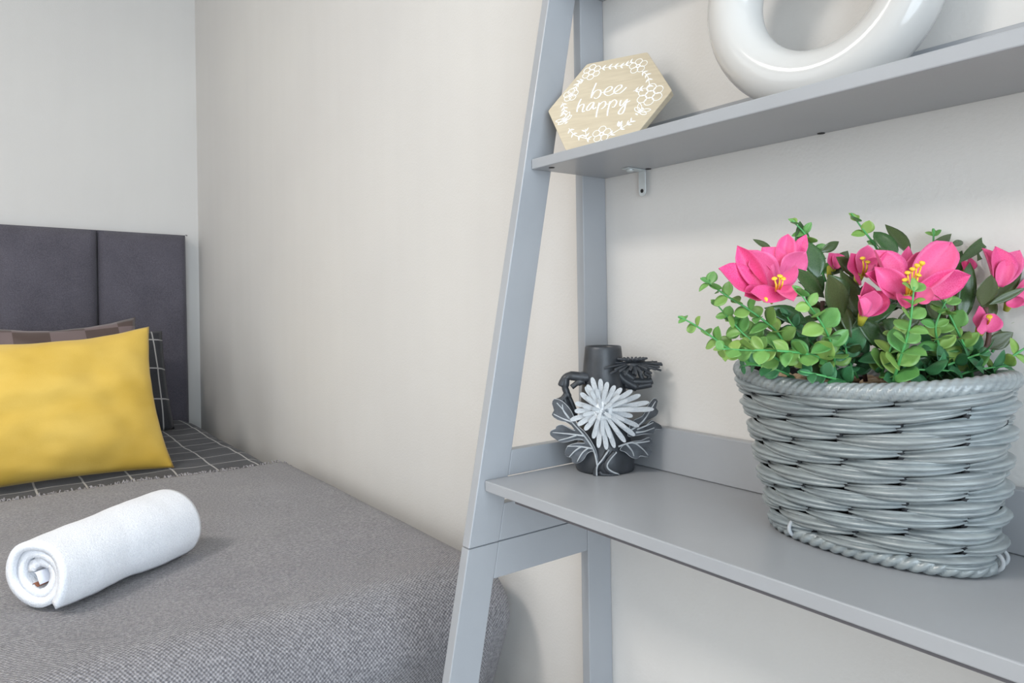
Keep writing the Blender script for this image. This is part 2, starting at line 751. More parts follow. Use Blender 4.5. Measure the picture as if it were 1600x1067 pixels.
# dark cam holes on the underside of the upper shelf
for (px, py) in ((862, 262.0), (1283, 208.5), (1013, 264.0)):
    v = at(px, py, 1.0) - EYE
    t = (UZ - 0.0129 - EYE.z) / v.z
    p = EYE + v * t
    m = MB()
    m.lathe((p.x, p.y, UZ - 0.0127), [(0.0, -0.0005), (0.0036, -0.0005), (0.0038, 0.0)], 14)
    m.build('screw_hole', M['hole'], shelf_unit)

# angle bracket that fixes the upper shelf to the wall
bk = MB()
BY, BX, BZ = 0.6185, 0.6715, UZ - 0.0129
bw = 0.0058
bk.box(BX - 0.030, BX + 0.0012, BY - bw, BY + bw, BZ - 0.0016, BZ)
outl = [(BX, BY - bw, BZ - 0.0016), (BX, BY + bw, BZ - 0.0016)]
for k in range(9):
    a = pi * k / 8
    outl.append((BX, BY + bw * cos(a), BZ - 0.0275 - bw * sin(a)))
bk.prism(outl, (0.0014, 0, 0))
bracket = bk.build('wall_bracket', M['metal'], shelf_unit, False, 0.0004)
m = MB()
m.lathe((BX - 0.021, BY + 0.0, BZ - 0.0046), [(0, 0), (0.0042, 0.0004), (0.0052, 0.0018), (0.0052, 0.003), (0, 0.003)], 16)
m.build('screw', M['metal'], bracket)
m = MB()
m.tube([(BX - 0.0004, BY, BZ - 0.0265), (BX + 0.0002, BY, BZ - 0.0265)], 0.0025, 14)
m.build('bracket_hole', M['hole'], bracket)

# ------------------------------------------------------------------ bed
ZB = 0.575
bed = root('bed', (0.17, 1.9, 0), 'single bed with a tall charcoal fabric headboard against the back wall', 'bed')
m = MB()
m.box(-0.28, 0.575, 1.00, 2.855, 0.10, 0.33)
m.build('base', M['bed_base'], bed, False, 0.01)
for x in (-0.22, 0.56):
    for y in (1.05, 2.78):
        m = MB()
        m.tube([(x, y, 0.0), (x, y, 0.10)], [0.02, 0.028], 14)
        m.build('leg', M['stake'], bed, auto=0.7)
m = MB()
m.box(-0.28, 0.575, 1.00, 2.845, 0.332, 0.540)
m.build('mattress', M['mattress'], bed, True, 0.04)


def hb_panel(x0, x1, first=False, last=False):
    """one upholstered panel, gently pillowed towards its seams"""
    m = MB()
    nu, nv = 25, 33
    zb = 0.15

    def fn(i, j):
        u, w = i / (nu - 1), j / (nv - 1)
        x = x0 + (x1 - x0) * u
        zt = 1.2570 - 0.0225 * (x - 0.0)
        z = zb + (zt - zb) * w
        e = min(u, 1 - u) * (x1 - x0)
        f = 1 - math.exp(-e / 0.010)
        if (last and u > 0.5) or (first and u < 0.5):
            f = 1 - math.exp(-e / 0.006)
        ft = 1 - math.exp(-(zt - z) / 0.008)
        y = 2.870 - 0.022 * min(f, ft) - 0.004 * f * ft
        x2 = x + (0.006 * (1 - w) if last else 0) * u
        y += 0.0018 * noise.noise(V((x * 9, z * 9, 3)))
        return V((x2, y, z)), (0, 0)
    m.grid(fn, nu, nv)
    # sides and back
    k = len(m.v)
    for i in range(nu):
        p = m.v[(nv - 1) * nu + i]
        m.v.append(V((p.x, 2.926, p.z)))
        m.uv.append((0, 0))
    for i in range(nu - 1):
        m.f.append(((nv - 1) * nu + i, (nv - 1) * nu + i + 1, k + i + 1, k + i))
    for side in (0, nu - 1):
        k2 = len(m.v)
        for j in range(nv):
            p = m.v[j * nu + side]
            m.v.append(V((p.x, 2.926, p.z)))
            m.uv.append((0, 0))
        for j in range(nv - 1):
            m.f.append((j * nu + side, (j + 1) * nu + side, k2 + j + 1, k2 + j))
    return m


xs = [-0.255, 0.0405, 0.3312, 0.6205]
hb = MB()
hb.box(-0.252, 0.6185, 2.893, 2.9255, 0.0, 1.23)
hbo = hb.build('headboard', M['headboard'], bed, False)
for i in range(3):
    hb_panel(xs[i] + 0.0008, xs[i + 1] - 0.0008, i == 0, i == 2).build('panel', M['headboard'], hbo, True, auto=1.0)
for x in xs[1:3]:
    m = MB()
    m.tube([(x, 2.8655, 0.2), (x, 2.8655, 1.2475 - 0.0225 * x)], 0.0012, 6)
    m.build('seam', M['seam'], hbo)
m = MB()
m.tube([(0.6205, 2.870, 1.2435), (0.6235, 2.868, 1.2445), (0.626, 2.866, 1.2425), (0.624, 2.866, 1.240)], 0.0012, 6)
m.build('loose_thread', M['seam'], hbo)


def drape(a, b, Xe, Ye, r, ztop, lift, tuck=0.0):
    """point of a cloth laid over the bed: a, b are cloth coordinates (x and y before it goes over the edges)"""
    dx, dy = max(0.0, a - Xe), max(0.0, Ye - b)
    s = hypot(dx, dy)
    x, y = min(a, Xe), max(b, Ye)
    if s < 1e-9:
        return V((x, y, ztop + lift)), V((0, 0, 1))
    ux, uy = dx / s, -dy / s
    rx = 0.048
    R = (r if ux == 0 else (abs(ux / rx) ** 3.2 + abs(uy / r) ** 3.2) ** (-1 / 3.2)) + lift
    arc = R * pi / 2
    if s < arc:
        w = s / R
        h, z = R * sin(w), ztop + lift - R * (1 - cos(w))
        n = V((ux * sin(w), uy * sin(w), cos(w)))
    else:
        h, z = R - tuck * abs(uy) * (s - arc), ztop + lift - R - (s - arc)
        n = V((ux, uy, 0))
    return V((x + ux * h, y + uy * h, z)), n


# dark bedspread with a thin pale grid
sp = MB()
nu, nv = 90, 110


def spread(i, j):
    a = -0.30 + (0.99 + 0.0) * i / (nu - 1)
    b = 1.76 + (2.835 - 1.76) * j / (nv - 1)
    p, n = drape(a, b, 0.580, -9, 0.045, ZB - 0.022, 0.0)
    w = 0.004 * noise.noise(V((a * 7, b * 4, 0.3))) + 0.0025 * noise.noise(V((a * 16, b * 14, 5)))
    if b > 2.3:
        w += 0.006 * (b - 2.3) * noise.noise(V((a * 12, b * 9, 9)))
    p = p + n * w
    return p, (a + 0.0012 * noise.noise(V((a * 20, b * 20, 2))) + 0.004 * noise.noise(V((a * 4, b * 5, 1))), b + 0.006 * noise.noise(V((a * 5, b * 4, 7))) - 0.01 * a)


sp.grid(spread, nu, nv)
o = sp.build('bedspread', M['grid'], None, True, solid=-0.006)
o['label'] = 'charcoal bedspread with a thin white grid, between the pillows and the grey blanket'
o['category'] = 'bedspread'

# grey woven blanket over the foot of the bed
blanket = root('blanket', (0.17, 1.3, ZB), 'thick grey woven blanket with frayed edge covering the foot of the bed', 'blanket')
bl = MB()
nu, nv = 100, 150
BR = 0.075
BXE, BYE = 0.588, 0.928


def blanket_edge(a):
    return 1.790 + 0.012 * sin(a * 9 + 0.6) + 0.012 * noise.noise(V((a * 6, 0, 4)))


def blanket_pt(a, b):
    p, n = drape(a, b, BXE, BYE, BR, ZB, 0.004, 0.30)
    w = 0.004 * noise.noise(V((a * 4.5, b * 4.5, 2.3))) + 0.002 * noise.noise(V((a * 11, b * 9, 6)))
    d = max(0, BYE - b)
    if d > 0.05:
        w += 0.010 * min(1, (d - 0.05) / 0.2) * sin(a * 15 + 1.0)
    dx = max(0, a - BXE)
    if dx > 0:
        w = min(w, 0.004) * (1 if d > 0 else 0.35)
    return p + n * w


def blanket_fn(i, j):
    a = -0.31 + (0.588 + 0.24 + 0.31) * i / (nu - 1)
    t = j / (nv - 1)
    b = 0.50 + (blanket_edge(a) - 0.50) * t
    return blanket_pt(a, b), (a, b)


bl.grid(blanket_fn, nu, nv)
bl.build('cloth', M['blanket'], blanket, True, solid=-0.005)
fr = MB()
for k in range(1300):
    a = rnd(-0.30, 0.66)
    b = blanket_edge(a) - 0.004
    p, n = blanket_pt(a, b), V((0, 0, 1))
    ln = rnd(0.010, 0.026) * (1.5 if random.random() < 0.10 else 1)
    q = blanket_pt(a + rnd(-0.012, 0.012), b + ln)
    up = rnd(0, 1) ** 2 * 0.012
    q.z += -0.006 + up
    mid = (p + q) / 2 + V((rnd(-.003, .003), 0, rnd(0.0, 0.004) + up * 0.3))
    fr.tube([p + V((0, 0, rnd(-.003, .001))), mid, q], [0.0017, 0.0014, 0.0005], 5)
fo = fr.build('fringe', M['fringe'], blanket)
fo['kind'] = 'stuff'


# ------------------------------------------------------------------ pillows
def pillow(name, mat, base_r, up, right, w, h, th, label, seed, ear=0.035, pinch=0.10, nu=41, nv=33, parent=None, cat='pillow', wr=1.0, tilt=0.0, sag=0.0):
    """base_r: bottom right corner; right/up: unit directions in the plane of the pillow"""
    up, right = V(up).normalized(), V(right).normalized()
    nrm = right.cross(up).normalized()      # towards the viewer
    ctr = V(base_r) - right * w / 2 + up * h / 2
    m = MB()

    def surf(s):
        def fn(i, j):
            u, v = -1 + 2 * i / (nu - 1), -1 + 2 * j / (nv - 1)
            cu, cv = 1 - pinch * (1 - abs(u) ** 2.2) * abs(v) ** 6, 1 - pinch * (1 - abs(v) ** 2.2) * abs(u) ** 6
            x = w / 2 * u * (1 - pinch * 0.9 * (1 - v * v) * abs(u) ** 3)
            y = h / 2 * v * (1 - pinch * 0.9 * (1 - u * u) * abs(v) ** 3)
            t = th / 2 * (max(0, 1 - u ** 2) ** 0.55) * (max(0, 1 - v ** 2) ** 0.55)
            f = (max(0, 1 - u ** 4) * max(0, 1 - v ** 4))
            wv = 0.010 * noise.noise(V((u * 1.8 + seed, v * 1.8, s))) + 0.005 * noise.noise(V((u * 4 + seed, v * 4, s * 2)))
            # creases running in from the corners
            wv += 0.0030 * sin(18 * (u + v * 0.4) + seed) * (abs(u) ** 3) * f ** 0.5
            t = max(0.0, t + wr * wv * f)
            yy = y - sag * (1 - u * u) * (1 if v > 0 else 0) * v
            if s < 0:
                t *= 0.75
            e = (1 - f) * 0.006 * noise.noise(V((u * 5, v * 5, seed)))
            return ctr + right * x + up * yy + nrm * (s * t + e), (x, y)
        return fn
    m.grid(surf(1), nu, nv)
    m.grid(surf(-1), nu, nv)
    o = m.build(name, mat, parent, True)
    # weld the two halves along the seam
    bm = bmesh.new()
    bm.from_mesh(o.data)
    bmesh.ops.remove_doubles(bm, verts=bm.verts, dist=0.0003)
    bmesh.ops.recalc_face_normals(bm, faces=bm.faces)
    bm.to_mesh(o.data)
    bm.free()
    o['label'], o['category'] = label, cat
    return o


pillow('pillow', M['grid_pillow'], (0.520, 2.60, ZB - 0.013), (-0.05, 0.30, 1), (1, 0.0, 0.0), 0.66, 0.345, 0.17,
       'charcoal pillow with a white grid standing behind the yellow cushion', 3.1, pinch=0.022)
pillow('cushion', M['checker'], (0.418, 2.315, ZB - 0.012), (-0.09, 0.36, 1), (1, 0.0, 0.0), 0.46, 0.41, 0.10,
       'brown satin checked cushion, mostly hidden behind the yellow cushion', 8.4, pinch=0.09, cat='cushion', sag=0.02)
pillow('cushion', M['velvet'], (0.394, 1.985, ZB - 0.011), (-0.085, 0.36, 1), (1, 0.0, 0.005), 0.56, 0.385, 0.15,
       'plump mustard yellow velvet cushion in front of the other pillows', 1.7, pinch=0.075, cat='cushion', sag=0.022, nu=81, nv=61, wr=1.7)

# ------------------------------------------------------------------ rolled towel
TA, TB = V((0.0500, 1.1130, ZB + 0.0550)), V((0.2400, 1.2540, ZB + 0.0560))
towel = root('towel', (0.166, 1.225, ZB), 'white terry towel rolled up and lying on the grey blanket', 'towel')
ax = (TB - TA)
TL = ax.length
ax.normalize()
side = V((ax.y, -ax.x, 0)).normalized()      # towards the viewer's right
tw = MB()
NS, NL = 150, 40
turns = 2.6
RO, RI = 0.0515, 0.015


def towel_fn(i, j):
    t = i / (NS - 1)
    s = j / (NL - 1)
    ang = -2 * pi * turns * t - 1.06 * pi
    r = RI + (RO - RI) * t ** 0.9
    r *= 1 + 0.05 * noise.noise(V((ang * 0.5, s * 3, 1))) + 0.020 * noise.noise(V((ang, s * 9, 5)))
    r += 0.006 * sin(s * 3.0 - 0.7) * t - 0.004 * math.exp(-((s - 0.45) / 0.15) ** 2) * t
    inset = 0.012 * (1 - t) ** 1.0 * (1 if s < 0.5 else -1) * (abs(s - 0.5) * 2) ** 6
    edge = 0.004 * noise.noise(V((t * 14, s, 8)))
    pos = TA + ax * (TL * s + inset + edge)
    x, z = r * cos(ang), r * sin(ang)
    if t < 0.15:
        x += 0.004 * noise.noise(V((t * 30, 0, 2)))
        z += 0.006 * noise.noise(V((t * 25, 3, 2)))
    x *= 1.06
    z = max(z * 0.93, -0.0405 + 0.0035 * (1 - t))
    return pos + side * x + V((0, 0, 1)) * z, (t * 0.6, s * TL)


tw.grid(towel_fn, NS, NL)
two = tw.build('terry_roll', M['towel'], towel, True, solid=0.0118)
two.modifiers[0].offset = 0
m = MB()
cl0 = TA + ax * 0.016
m.grid(lambda i, j: (cl0 + ax * (-0.012 + 0.03 * j / 3) + side * (-0.003 + 0.011 * i / 5) + V((0, 0, 0.004 + 0.004 * sin(i * 0.9) - 0.002 * i)), (0, 0)), 6, 4)
lab = m.build('care_label', M['tag_white'], towel, True, solid=0.0005)
lab['label'] = 'small white care label'
m = MB()
m.grid(lambda i, j: (cl0 + ax * (-0.010 + 0.02 * j / 3) + side * (-0.008 + 0.012 * i / 5) + V((0, 0, -0.012 + 0.002 * sin(i * 1.3))), (0, 0)), 6, 4)
lab = m.build('gap_shade', M['gap_brown'], towel, True, solid=0.0006)  # shade of the roll's open gap, put in as a brown strip
lab['label'] = 'brown strip standing in for the shaded gap inside the roll'

# ------------------------------------------------------------------ ring ornament on the upper shelf
RX, RY, RM, RT, RYAW, RK = 0.6282, 0.3556, 0.0830, 0.0270, -0.1534, 1.0
e1 = V((sin(RYAW), cos(RYAW), 0))
e2 = V((cos(RYAW), -sin(RYAW), 0))
rc = V((RX, RY, UZ + RT + RM * RK))
m = MB()


def ring_fn(i, j):
    a, b = 2 * pi * i / 96, 2 * pi * j / 36
    c = rc + e1 * (RM * cos(a)) + V((0, 0, RM * RK * sin(a)))
    n = (e1 * cos(a) * RK + V((0, 0, sin(a)))).normalized()
    r = RT
    p = c + n * (r * cos(b)) + e2 * (r * sin(b))
    p.z = max(p.z, UZ + 0.0003)
    return p, (0, 0)


m.grid(lambda i, j: ring_fn(i, j), 96, 37, True)
ring = m.build('ring_ornament', M['ceramic'])
ring['label'], ring['category'] = 'large glossy white ceramic ring ornament on the upper shelf', 'ornament'

# ------------------------------------------------------------------ "bee happy" sign
SA, SX, SY, SPSI, STH = 0.0799, 0.6025, 0.6086, 1.1698, 0.4893
se = V((cos(SPSI), -sin(SPSI), 0))
sn = V((sin(SPSI), cos(SPSI), 0))
su = V((0, 0, 1)) * cos(STH) + sn * sin(STH)
sb = sn * cos(STH) - V((0, 0, 1)) * sin(STH)      # from the face to the back
sc = V((SX, SY, UZ + 0.0066 + SA * sqrt(3) / 2 * cos(STH)))
sign = root('hexagon_sign', (SX, SY, UZ), 'pale wooden hexagon sign with white lettering, leaning at the left end of the upper shelf', 'sign')
THK = 0.0085


def sp3(s, t, lift=0.0):
    return sc + se * s + su * t - sb * lift


sc = sc - V((0, 0, 0.0066))
hexo = []
for k in range(6):
    a0 = radians(60 * k)
    c0 = V((cos(a0), sin(a0)))
    for da in (-0.35, 0, 0.35):                       # slightly rounded corners
        d = SA * 0.05
        tdir = V((-sin(a0), cos(a0)))
        q = c0 * SA * (1 - 0.012 * (1 if da == 0 else 2.4)) + tdir * (d * (da / 0.35) * 0.8)
        hexo.append(q)
m = MB()
m.prism([sp3(q.x, q.y) for q in hexo], sb * THK)
m.v = [V((q.x, q.y, max(q.z, UZ + 0.0003))) for q in m.v]
m.build('board', M['wood'], sign, False, 0.0006)
# the foot wedge behind, on which the lower edge rests
m = MB()
m.prism([sp3(-0.036, -0.066) + sb * THK, sp3(0.036, -0.066) + sb * THK, sp3(0.036, -0.045) + sb * (THK + 0.002), sp3(-0.036, -0.045) + sb * (THK + 0.002)], sb * 0.002)
m.v = [V((q.x, q.y, max(q.z, UZ + 0.0003))) for q in m.v]
m.build('back_batten', M['wood_edge'], sign, False)

LET = [[(-20.1, 32.6), (-20.9, 28.1), (-22.3, 21.0), (-22.7, 14.4), (-22.3, 9.0)],
       [(-22.2, 11.6), (-20.1, 17.8), (-16.7, 20.5), (-12.7, 19.6), (-10.9, 15.9), (-11.1, 11.3), (-13.2, 7.8), (-16.4, 7.1), (-18.4, 8.9)],
       [(-11.5, 15.1), (-6.9, 15.0)],
       [(-5.8, 14.9), (-0.9, 15.2), (2.8, 18.3), (2.2, 21.8), (-1.1, 22.5), (-4.9, 19.3), (-6.2, 14.3), (-3.9, 10.5), (0.3, 8.3), (4.4, 9.4), (7.7, 12.0)],
       [(7.7, 12.0), (11.6, 14.5), (15.2, 18.3), (14.6, 21.7), (10.8, 21.9), (7.2, 18.1), (6.5, 13.0), (9.2, 9.8), (13.6, 8.8), (17.4, 11.3), (21.8, 16.9)],
       [(-36.0, 10.4), (-37.5, 4.1), (-38.2, -3.8), (-37.5, -9.8)],
       [(-38.0, -4.4), (-35.5, -0.3), (-31.4, 1.5), (-30.0, -1.4), (-30.6, -7.8), (-29.4, -11.3), (-26.9, -9.8)],
       [(-16.9, 1.3), (-21.2, 0.9), (-24.6, -4.4), (-24.9, -8.9), (-21.9, -10.1), (-18.9, -5.5), (-16.8, 0.6), (-17.2, -5.8), (-15.4, -9.4), (-12.7, -6.7)],
       [(-10.0, -0.7), (-10.1, -8.5), (-10.3, -16.2), (-9.6, -23.1)],
       [(-10.4, -7.1), (-8.0, -2.4), (-4.1, 0.1), (-1.6, -1.7), (-1.2, -7.0), (-3.8, -10.3), (-5.9, -10.9)],
       [(-1.0, -5.1), (2.7, -5.2)],
       [(4.2, -1.6), (3.9, -8.6), (3.8, -16.9), (4.7, -23.5)],
       [(3.7, -7.3), (6.0, -2.6), (9.3, 0.0), (12.4, -2.6), (12.7, -7.1), (10.7, -11.2), (8.0, -10.7)],
       [(18.2, -2.4), (17.7, -7.5), (18.6, -10.8), (21.1, -10.0), (23.5, -6.1), (26.1, -2.7), (25.2, -9.6), (25.0, -17.8), (23.3, -23.1), (19.7, -23.7), (18.2, -20.9), (20.0, -16.2), (22.9, -11.7), (25.9, -7.8), (30.2, -5.5)]]


def stroke(m, pts, w0, w1=None, closed=False, n=5):
    """thin printed line on the face, thick where the pen goes down"""
    c = cr([V((x, y, 0)) for x, y in pts], n, closed)
    if closed:
        c.append(c[0])
    q = []
    rr = []
    for i, p in enumerate(c):
        d = c[min(i + 1, len(c) - 1)] - c[max(i - 1, 0)]
        down = abs(d.y) / (d.length + 1e-9)
        rr.append((w0 + ((w1 if w1 is not None else w0) - w0) * down ** 2) / 2000.0)
        q.append(sp3(p.x / 1000, p.y / 1000, 0.0002))
    m.tube(q, rr, 6, True, 0.25, sb)


m = MB()
for s in LET:
    stroke(m, s, 1.0, 2.3)
m.build('lettering', M['white_print'], sign)['label'] = 'white script reading bee happy'


def leaf_print(m, x, y, ang, ln, w):
    pts = []
    for k in range(9):
        t = k / 8
        ww = w * sin(pi * t ** 0.8)
        pts.append((x + cos(ang) * ln * t, y + sin(ang) * ln * t, ww))
    m.tube([sp3(p[0] / 1000, p[1] / 1000, 0.0002) for p in pts], [max(0.0001, p[2] / 2000) for p in pts], 6, True, 0.2, sb)


wr = MB()
for (cx, cy, r) in ((-30.3, 52.8, 4.6), (53.6, -0.7, 6.0)):
    for k in range(7):
        a = radians(60 * k + 30)
        ox, oy = (0, 0) if k == 6 else (cos(a) * r * 1.73, sin(a) * r * 1.73)
        stroke(wr, [(cx + ox + r * cos(radians(60 * q)), cy + oy + r * sin(radians(60 * q))) for q in range(6)], 1.1, None, True, 2)
for (cx, cy, r) in ((-52.1, 20.1, 5.6), (31.3, 48.2, 7.0), (2.3, -50.3, 7.2)):
    stroke(wr, [(cx + 2.2 * cos(q), cy + 2.2 * sin(q)) for q in (0, 1.57, 3.14, 4.71)], 1.2, None, True, 4)
    for k in range(5):
        a = radians(72 * k + 20)
        px, py = cx + cos(a) * r, cy + sin(a) * r
        stroke(wr, [(px + 4.6 * cos(q), py + 4.6 * sin(q)) for q in (0, 1.05, 2.1, 3.14, 4.2, 5.2)], 1.0, None, True, 3)
for (cx, cy, rot) in ((-51.3, -20.1, 2.2), (45.1, -24.4, 0.9)):
    for k in range(4):
        d = 3.2 * k - 5
        leaf_print(wr, cx + cos(rot) * d - 3 * sin(rot), cy + sin(rot) * d + 3 * cos(rot), rot - pi / 2, 6.5 - abs(k - 1.5), 2.4)
    for sgn in (1, -1):
        for dd, ln in ((0.9, 13), (1.5, 10)):
            a = rot + sgn * dd
            ex, ey = cx + cos(a) * ln, cy + sin(a) * ln
            nx, ny = -sin(a) * 2.6, cos(a) * 2.6
            stroke(wr, [(cx, cy), ((cx + ex) / 2 + nx, (cy + ey) / 2 + ny), (ex, ey), ((cx + ex) / 2 - nx, (cy + ey) / 2 - ny)], 1.0, None, True, 4)
for pts in ([(-38.4, 41.8), (-44.8, 39.1), (-48.2, 30.5)], [(-61.2, 9.7), (-56.3, -1.5), (-55.4, -9.6)], [(-43.3, -34.1), (-32.4, -46.5), (-11.0, -55.9)],
            [(-16.0, -54.8), (-20.8, -38.9)], [(-19.1, 56.0), (-3.9, 55.5), (11.1, 54.0), (21.8, 57.5)], [(37.6, 38.3), (46.1, 28.8), (51.6, 10.2)],
            [(10.2, -55.2), (29.2, -43.8), (37.2, -36.9)], [(31.4, 8.7), (42.0, 10.3)]):
    stroke(wr, pts, 1.0)
    c = cr([V((x, y, 0)) for x, y in pts], 4)
    for i in range(1, len(c), 2):
        d = (c[i] - c[i - 1])
        a = atan2(d.y, d.x)
        for sgn in (1, -1):
            leaf_print(wr, c[i].x, c[i].y, a + sgn * 0.8, 6.5, 2.4)
for a in (1.2, 1.7):
    leaf_print(wr, 22, -43, a, 9, 5)
wr.build('wreath', M['white_print'], sign)['label'] = 'white printed wreath of honeycomb, flowers and bees'

# ------------------------------------------------------------------ dark flower vase
VC = V((0.623, 0.643, DZ))
VD = 0.8887           # its distance along the optical axis
vase = root('flower_vase', VC, 'charcoal resin vase with a raised white chrysanthemum, on the lower shelf beside the basket', 'vase')
VU = _r0.copy()
VW = (EYE - V((VC.x, VC.y, EYE.z))).normalized()     # from the vase to the viewer


def vp(cx, cy, w):
    """zoomed-crop coordinates of the photograph to a point w in front of the vase's axis"""
    return at(820 + cx / 4.104, 510 + cy / 4.104, VD - w)


m = MB()
prof = [(0.0, 0.0005), (0.0355, 0.0005), (0.0365, 0.004), (0.0368, 0.016), (0.0355, 0.026), (0.0325, 0.038), (0.0305, 0.055), (0.0290, 0.08), (0.0275, 0.10),
        (0.0262, 0.118), (0.0245, 0.135), (0.0229, 0.149), (0.0226, 0.1525), (0.0216, 0.1535), (0.0200, 0.1525), (0.0195, 0.148), (0.0205, 0.12), (0.021, 0.10), (0.0, 0.095)]
m.lathe(VC, prof, 48)
m.build('body', M['resin'], vase)
# swirling relief on the foot
m = MB()
for pts, w in (([(455, 965), (450, 930), (470, 890), (505, 850), (530, 800)], 0.0398), ([(480, 930), (500, 950), (560, 955), (595, 945)], 0.0395),
               ([(600, 945), (560, 940), (525, 915), (520, 880), (545, 840), (575, 805)], 0.0392)):
    pp = []
    for (x, y) in pts:
        u = (x - 521) / 207.0
        pp.append(vp(x, y, 0.0375 * sqrt(max(0.05, 1 - min(1, u * u)))))
    m.tube(cr(pp, 6), 0.0026, 8)
m.v = [V((q.x, q.y, max(q.z, DZ + 0.0004))) for q in m.v]
m.build('swirl', M['resin'], vase)
m = MB()
for pts in ([(462, 960), (464, 900), (500, 850), (540, 790)], [(604, 948), (566, 934), (533, 910), (530, 882), (556, 842), (588, 806)]):
    pp = []
    for (x, y) in pts:
        u = (x - 521) / 207.0
        pp.append(vp(x, y, 0.0375 * sqrt(max(0.05, 1 - min(1, u * u))) + 0.0018))
    m.tube(cr(pp, 6), 0.0011, 6)
m.v = [V((q.x, q.y, max(q.z, DZ + 0.0004))) for q in m.v]
m.build('swirl_edge', M['vein'], vase)


def relief_leaf(outline, veins, wfun):
    m = MB()
    c = cr([V((x, y, 0)) for x, y in outline], 2, True)
    bm = bmesh.new()
    front = [bm.verts.new(vp(p.x, p.y, wfun(p.x, p.y))) for p in c]
    from mathutils.geometry import tessellate_polygon
    for tri in tessellate_polygon([[V((p.x, -p.y, 0)) for p in c]]):
        bm.faces.new([front[q] for q in tri])
    bmesh.ops.subdivide_edges(bm, edges=[e for e in bm.edges if len(e.link_faces) == 2], cuts=1)
    bmesh.ops.triangulate(bm, faces=bm.faces)
    bm.verts.index_update()
    m.add([v.co.copy() for v in bm.verts], [tuple(v.index for v in q.verts) for q in bm.faces])
    bm.free()
    lo = m.build('leaf', M['leaf_resin'], vase, False)
    s = lo.modifiers.new('solid', 'SOLIDIFY')
    s.thickness = 0.0032
    s.offset = 0
    vm = MB()
    for vn in veins:
        pp = cr([vp(x, y, wfun(x, y) + 0.0019) for x, y in vn], 4)
        n = len(pp)
        vm.tube(pp, [0.0013 * (1 - 0.55 * i / (n - 1)) for i in range(n)], 6)
    em = MB()
    ec = cr([vp(x, y, wfun(x, y) + 0.0012) for x, y in outline], 3, True)
    em.tube(ec + [ec[0]], 0.0004, 5)
    em.build('leaf_edge', M['vein'], lo)
    vm.build('vein', M['vein'], lo)


def wl(x, y):
    u = (x - 521) / 1249 / 4.104
    return 0.036 - (u / 0.075) ** 2 * 0.020


relief_leaf([(470, 880), (458, 800), (420, 725), (380, 672), (340, 636), (322, 600), (296, 540), (244, 482), (192, 465), (178, 495), (190, 536), (176, 566), (212, 598), (262, 612), (300, 634), (322, 668), (290, 655), (240, 630), (205, 640), (200, 655), (168, 670), (166, 697), (198, 722),
             (235, 742), (280, 738), (335, 722), (372, 728), (385, 748), (340, 748), (285, 762), (262, 795), (262, 828), (298, 842), (308, 872), (345, 874), (378, 850), (400, 815), (436, 800), (452, 840)],
            [[(466, 895), (442, 795), (380, 700), (310, 622), (250, 540), (205, 490)], [(300, 612), (240, 590), (185, 562)], [(285, 590), (250, 545), (240, 500)], [(382, 702), (290, 690), (178, 680)], [(330, 698), (280, 715), (215, 732)],
             [(442, 785), (350, 770), (272, 768)], [(410, 778), (370, 810), (335, 868)], [(360, 772), (320, 800), (285, 838)]], wl)
relief_leaf([(660, 700), (690, 610), (755, 575), (788, 510), (826, 462), (848, 478), (836, 520), (852, 540), (838, 572), (790, 598), (745, 628), (722, 650), (770, 640), (812, 604), (832, 612), (868, 632), (872, 656), (832, 662), (818, 686), (760, 690), (710, 700)],
            [[(680, 665), (760, 605), (838, 480)], [(720, 660), (770, 640), (825, 615)], [(712, 680), (770, 672), (830, 650)]], wl)
relief_leaf([(610, 790), (640, 758), (690, 738), (745, 732), (798, 712), (816, 748), (792, 770), (812, 802), (790, 836), (742, 830), (720, 848), (680, 836), (645, 806)],
            [[(600, 770), (690, 745), (755, 785), (790, 826)], [(650, 752), (688, 798), (700, 832)], [(700, 748), (760, 742), (800, 735)]], wl)

# side branches with open loops
m = MB()
for pts, r in (([(410, 330), (350, 322), (285, 318), (250, 345), (232, 385)], (0.0066, 0.0058, 0.005, 0.0046, 0.0030)), ([(262, 330), (258, 390), (268, 430), (240, 470), (205, 485)], (0.0052, 0.0042, 0.004, 0.0044, 0.0040)),
               ([(268, 425), (285, 455), (305, 500), (330, 560)], (0.0040, 0.0030, 0.0030, 0.005)), ([(250, 460), (270, 500), (310, 560), (370, 620)], (0.0046, 0.004, 0.0035, 0.004)),
               ([(300, 390), (340, 360), (380, 345)], (0.0035, 0.005, 0.006))):
    pp = cr([vp(x, y, 0.012) for x, y in pts], 5)
    n = len(pp)
    rad = [r[min(len(r) - 1, int(i * (len(r) - 1) / (n - 1)))] for i in range(n)]
    m.tube(pp, rad, 8)
m.build('branch', M['resin'], vase)
m = MB()
for pts, r in (([(590, 330), (660, 345), (720, 352), (790, 352), (815, 345)], 0.0046), ([(640, 372), (700, 385), (760, 378), (810, 368)], 0.0044), ([(600, 300), (640, 345), (720, 390)], 0.006), ([(620, 262), (650, 300), (700, 335)], 0.006),
               ([(735, 275), (742, 310), (760, 345)], 0.0030), ([(700, 275), (690, 300), (672, 322)], 0.0036), ([(800, 262), (772, 300), (800, 318), (780, 350)], 0.0026), ([(830, 230), (790, 262), (740, 270)], 0.0034)):
    m.tube(cr([vp(x, y, 0.014) for x, y in pts], 5), r, 8)
m.build('branch', M['resin'], vase)


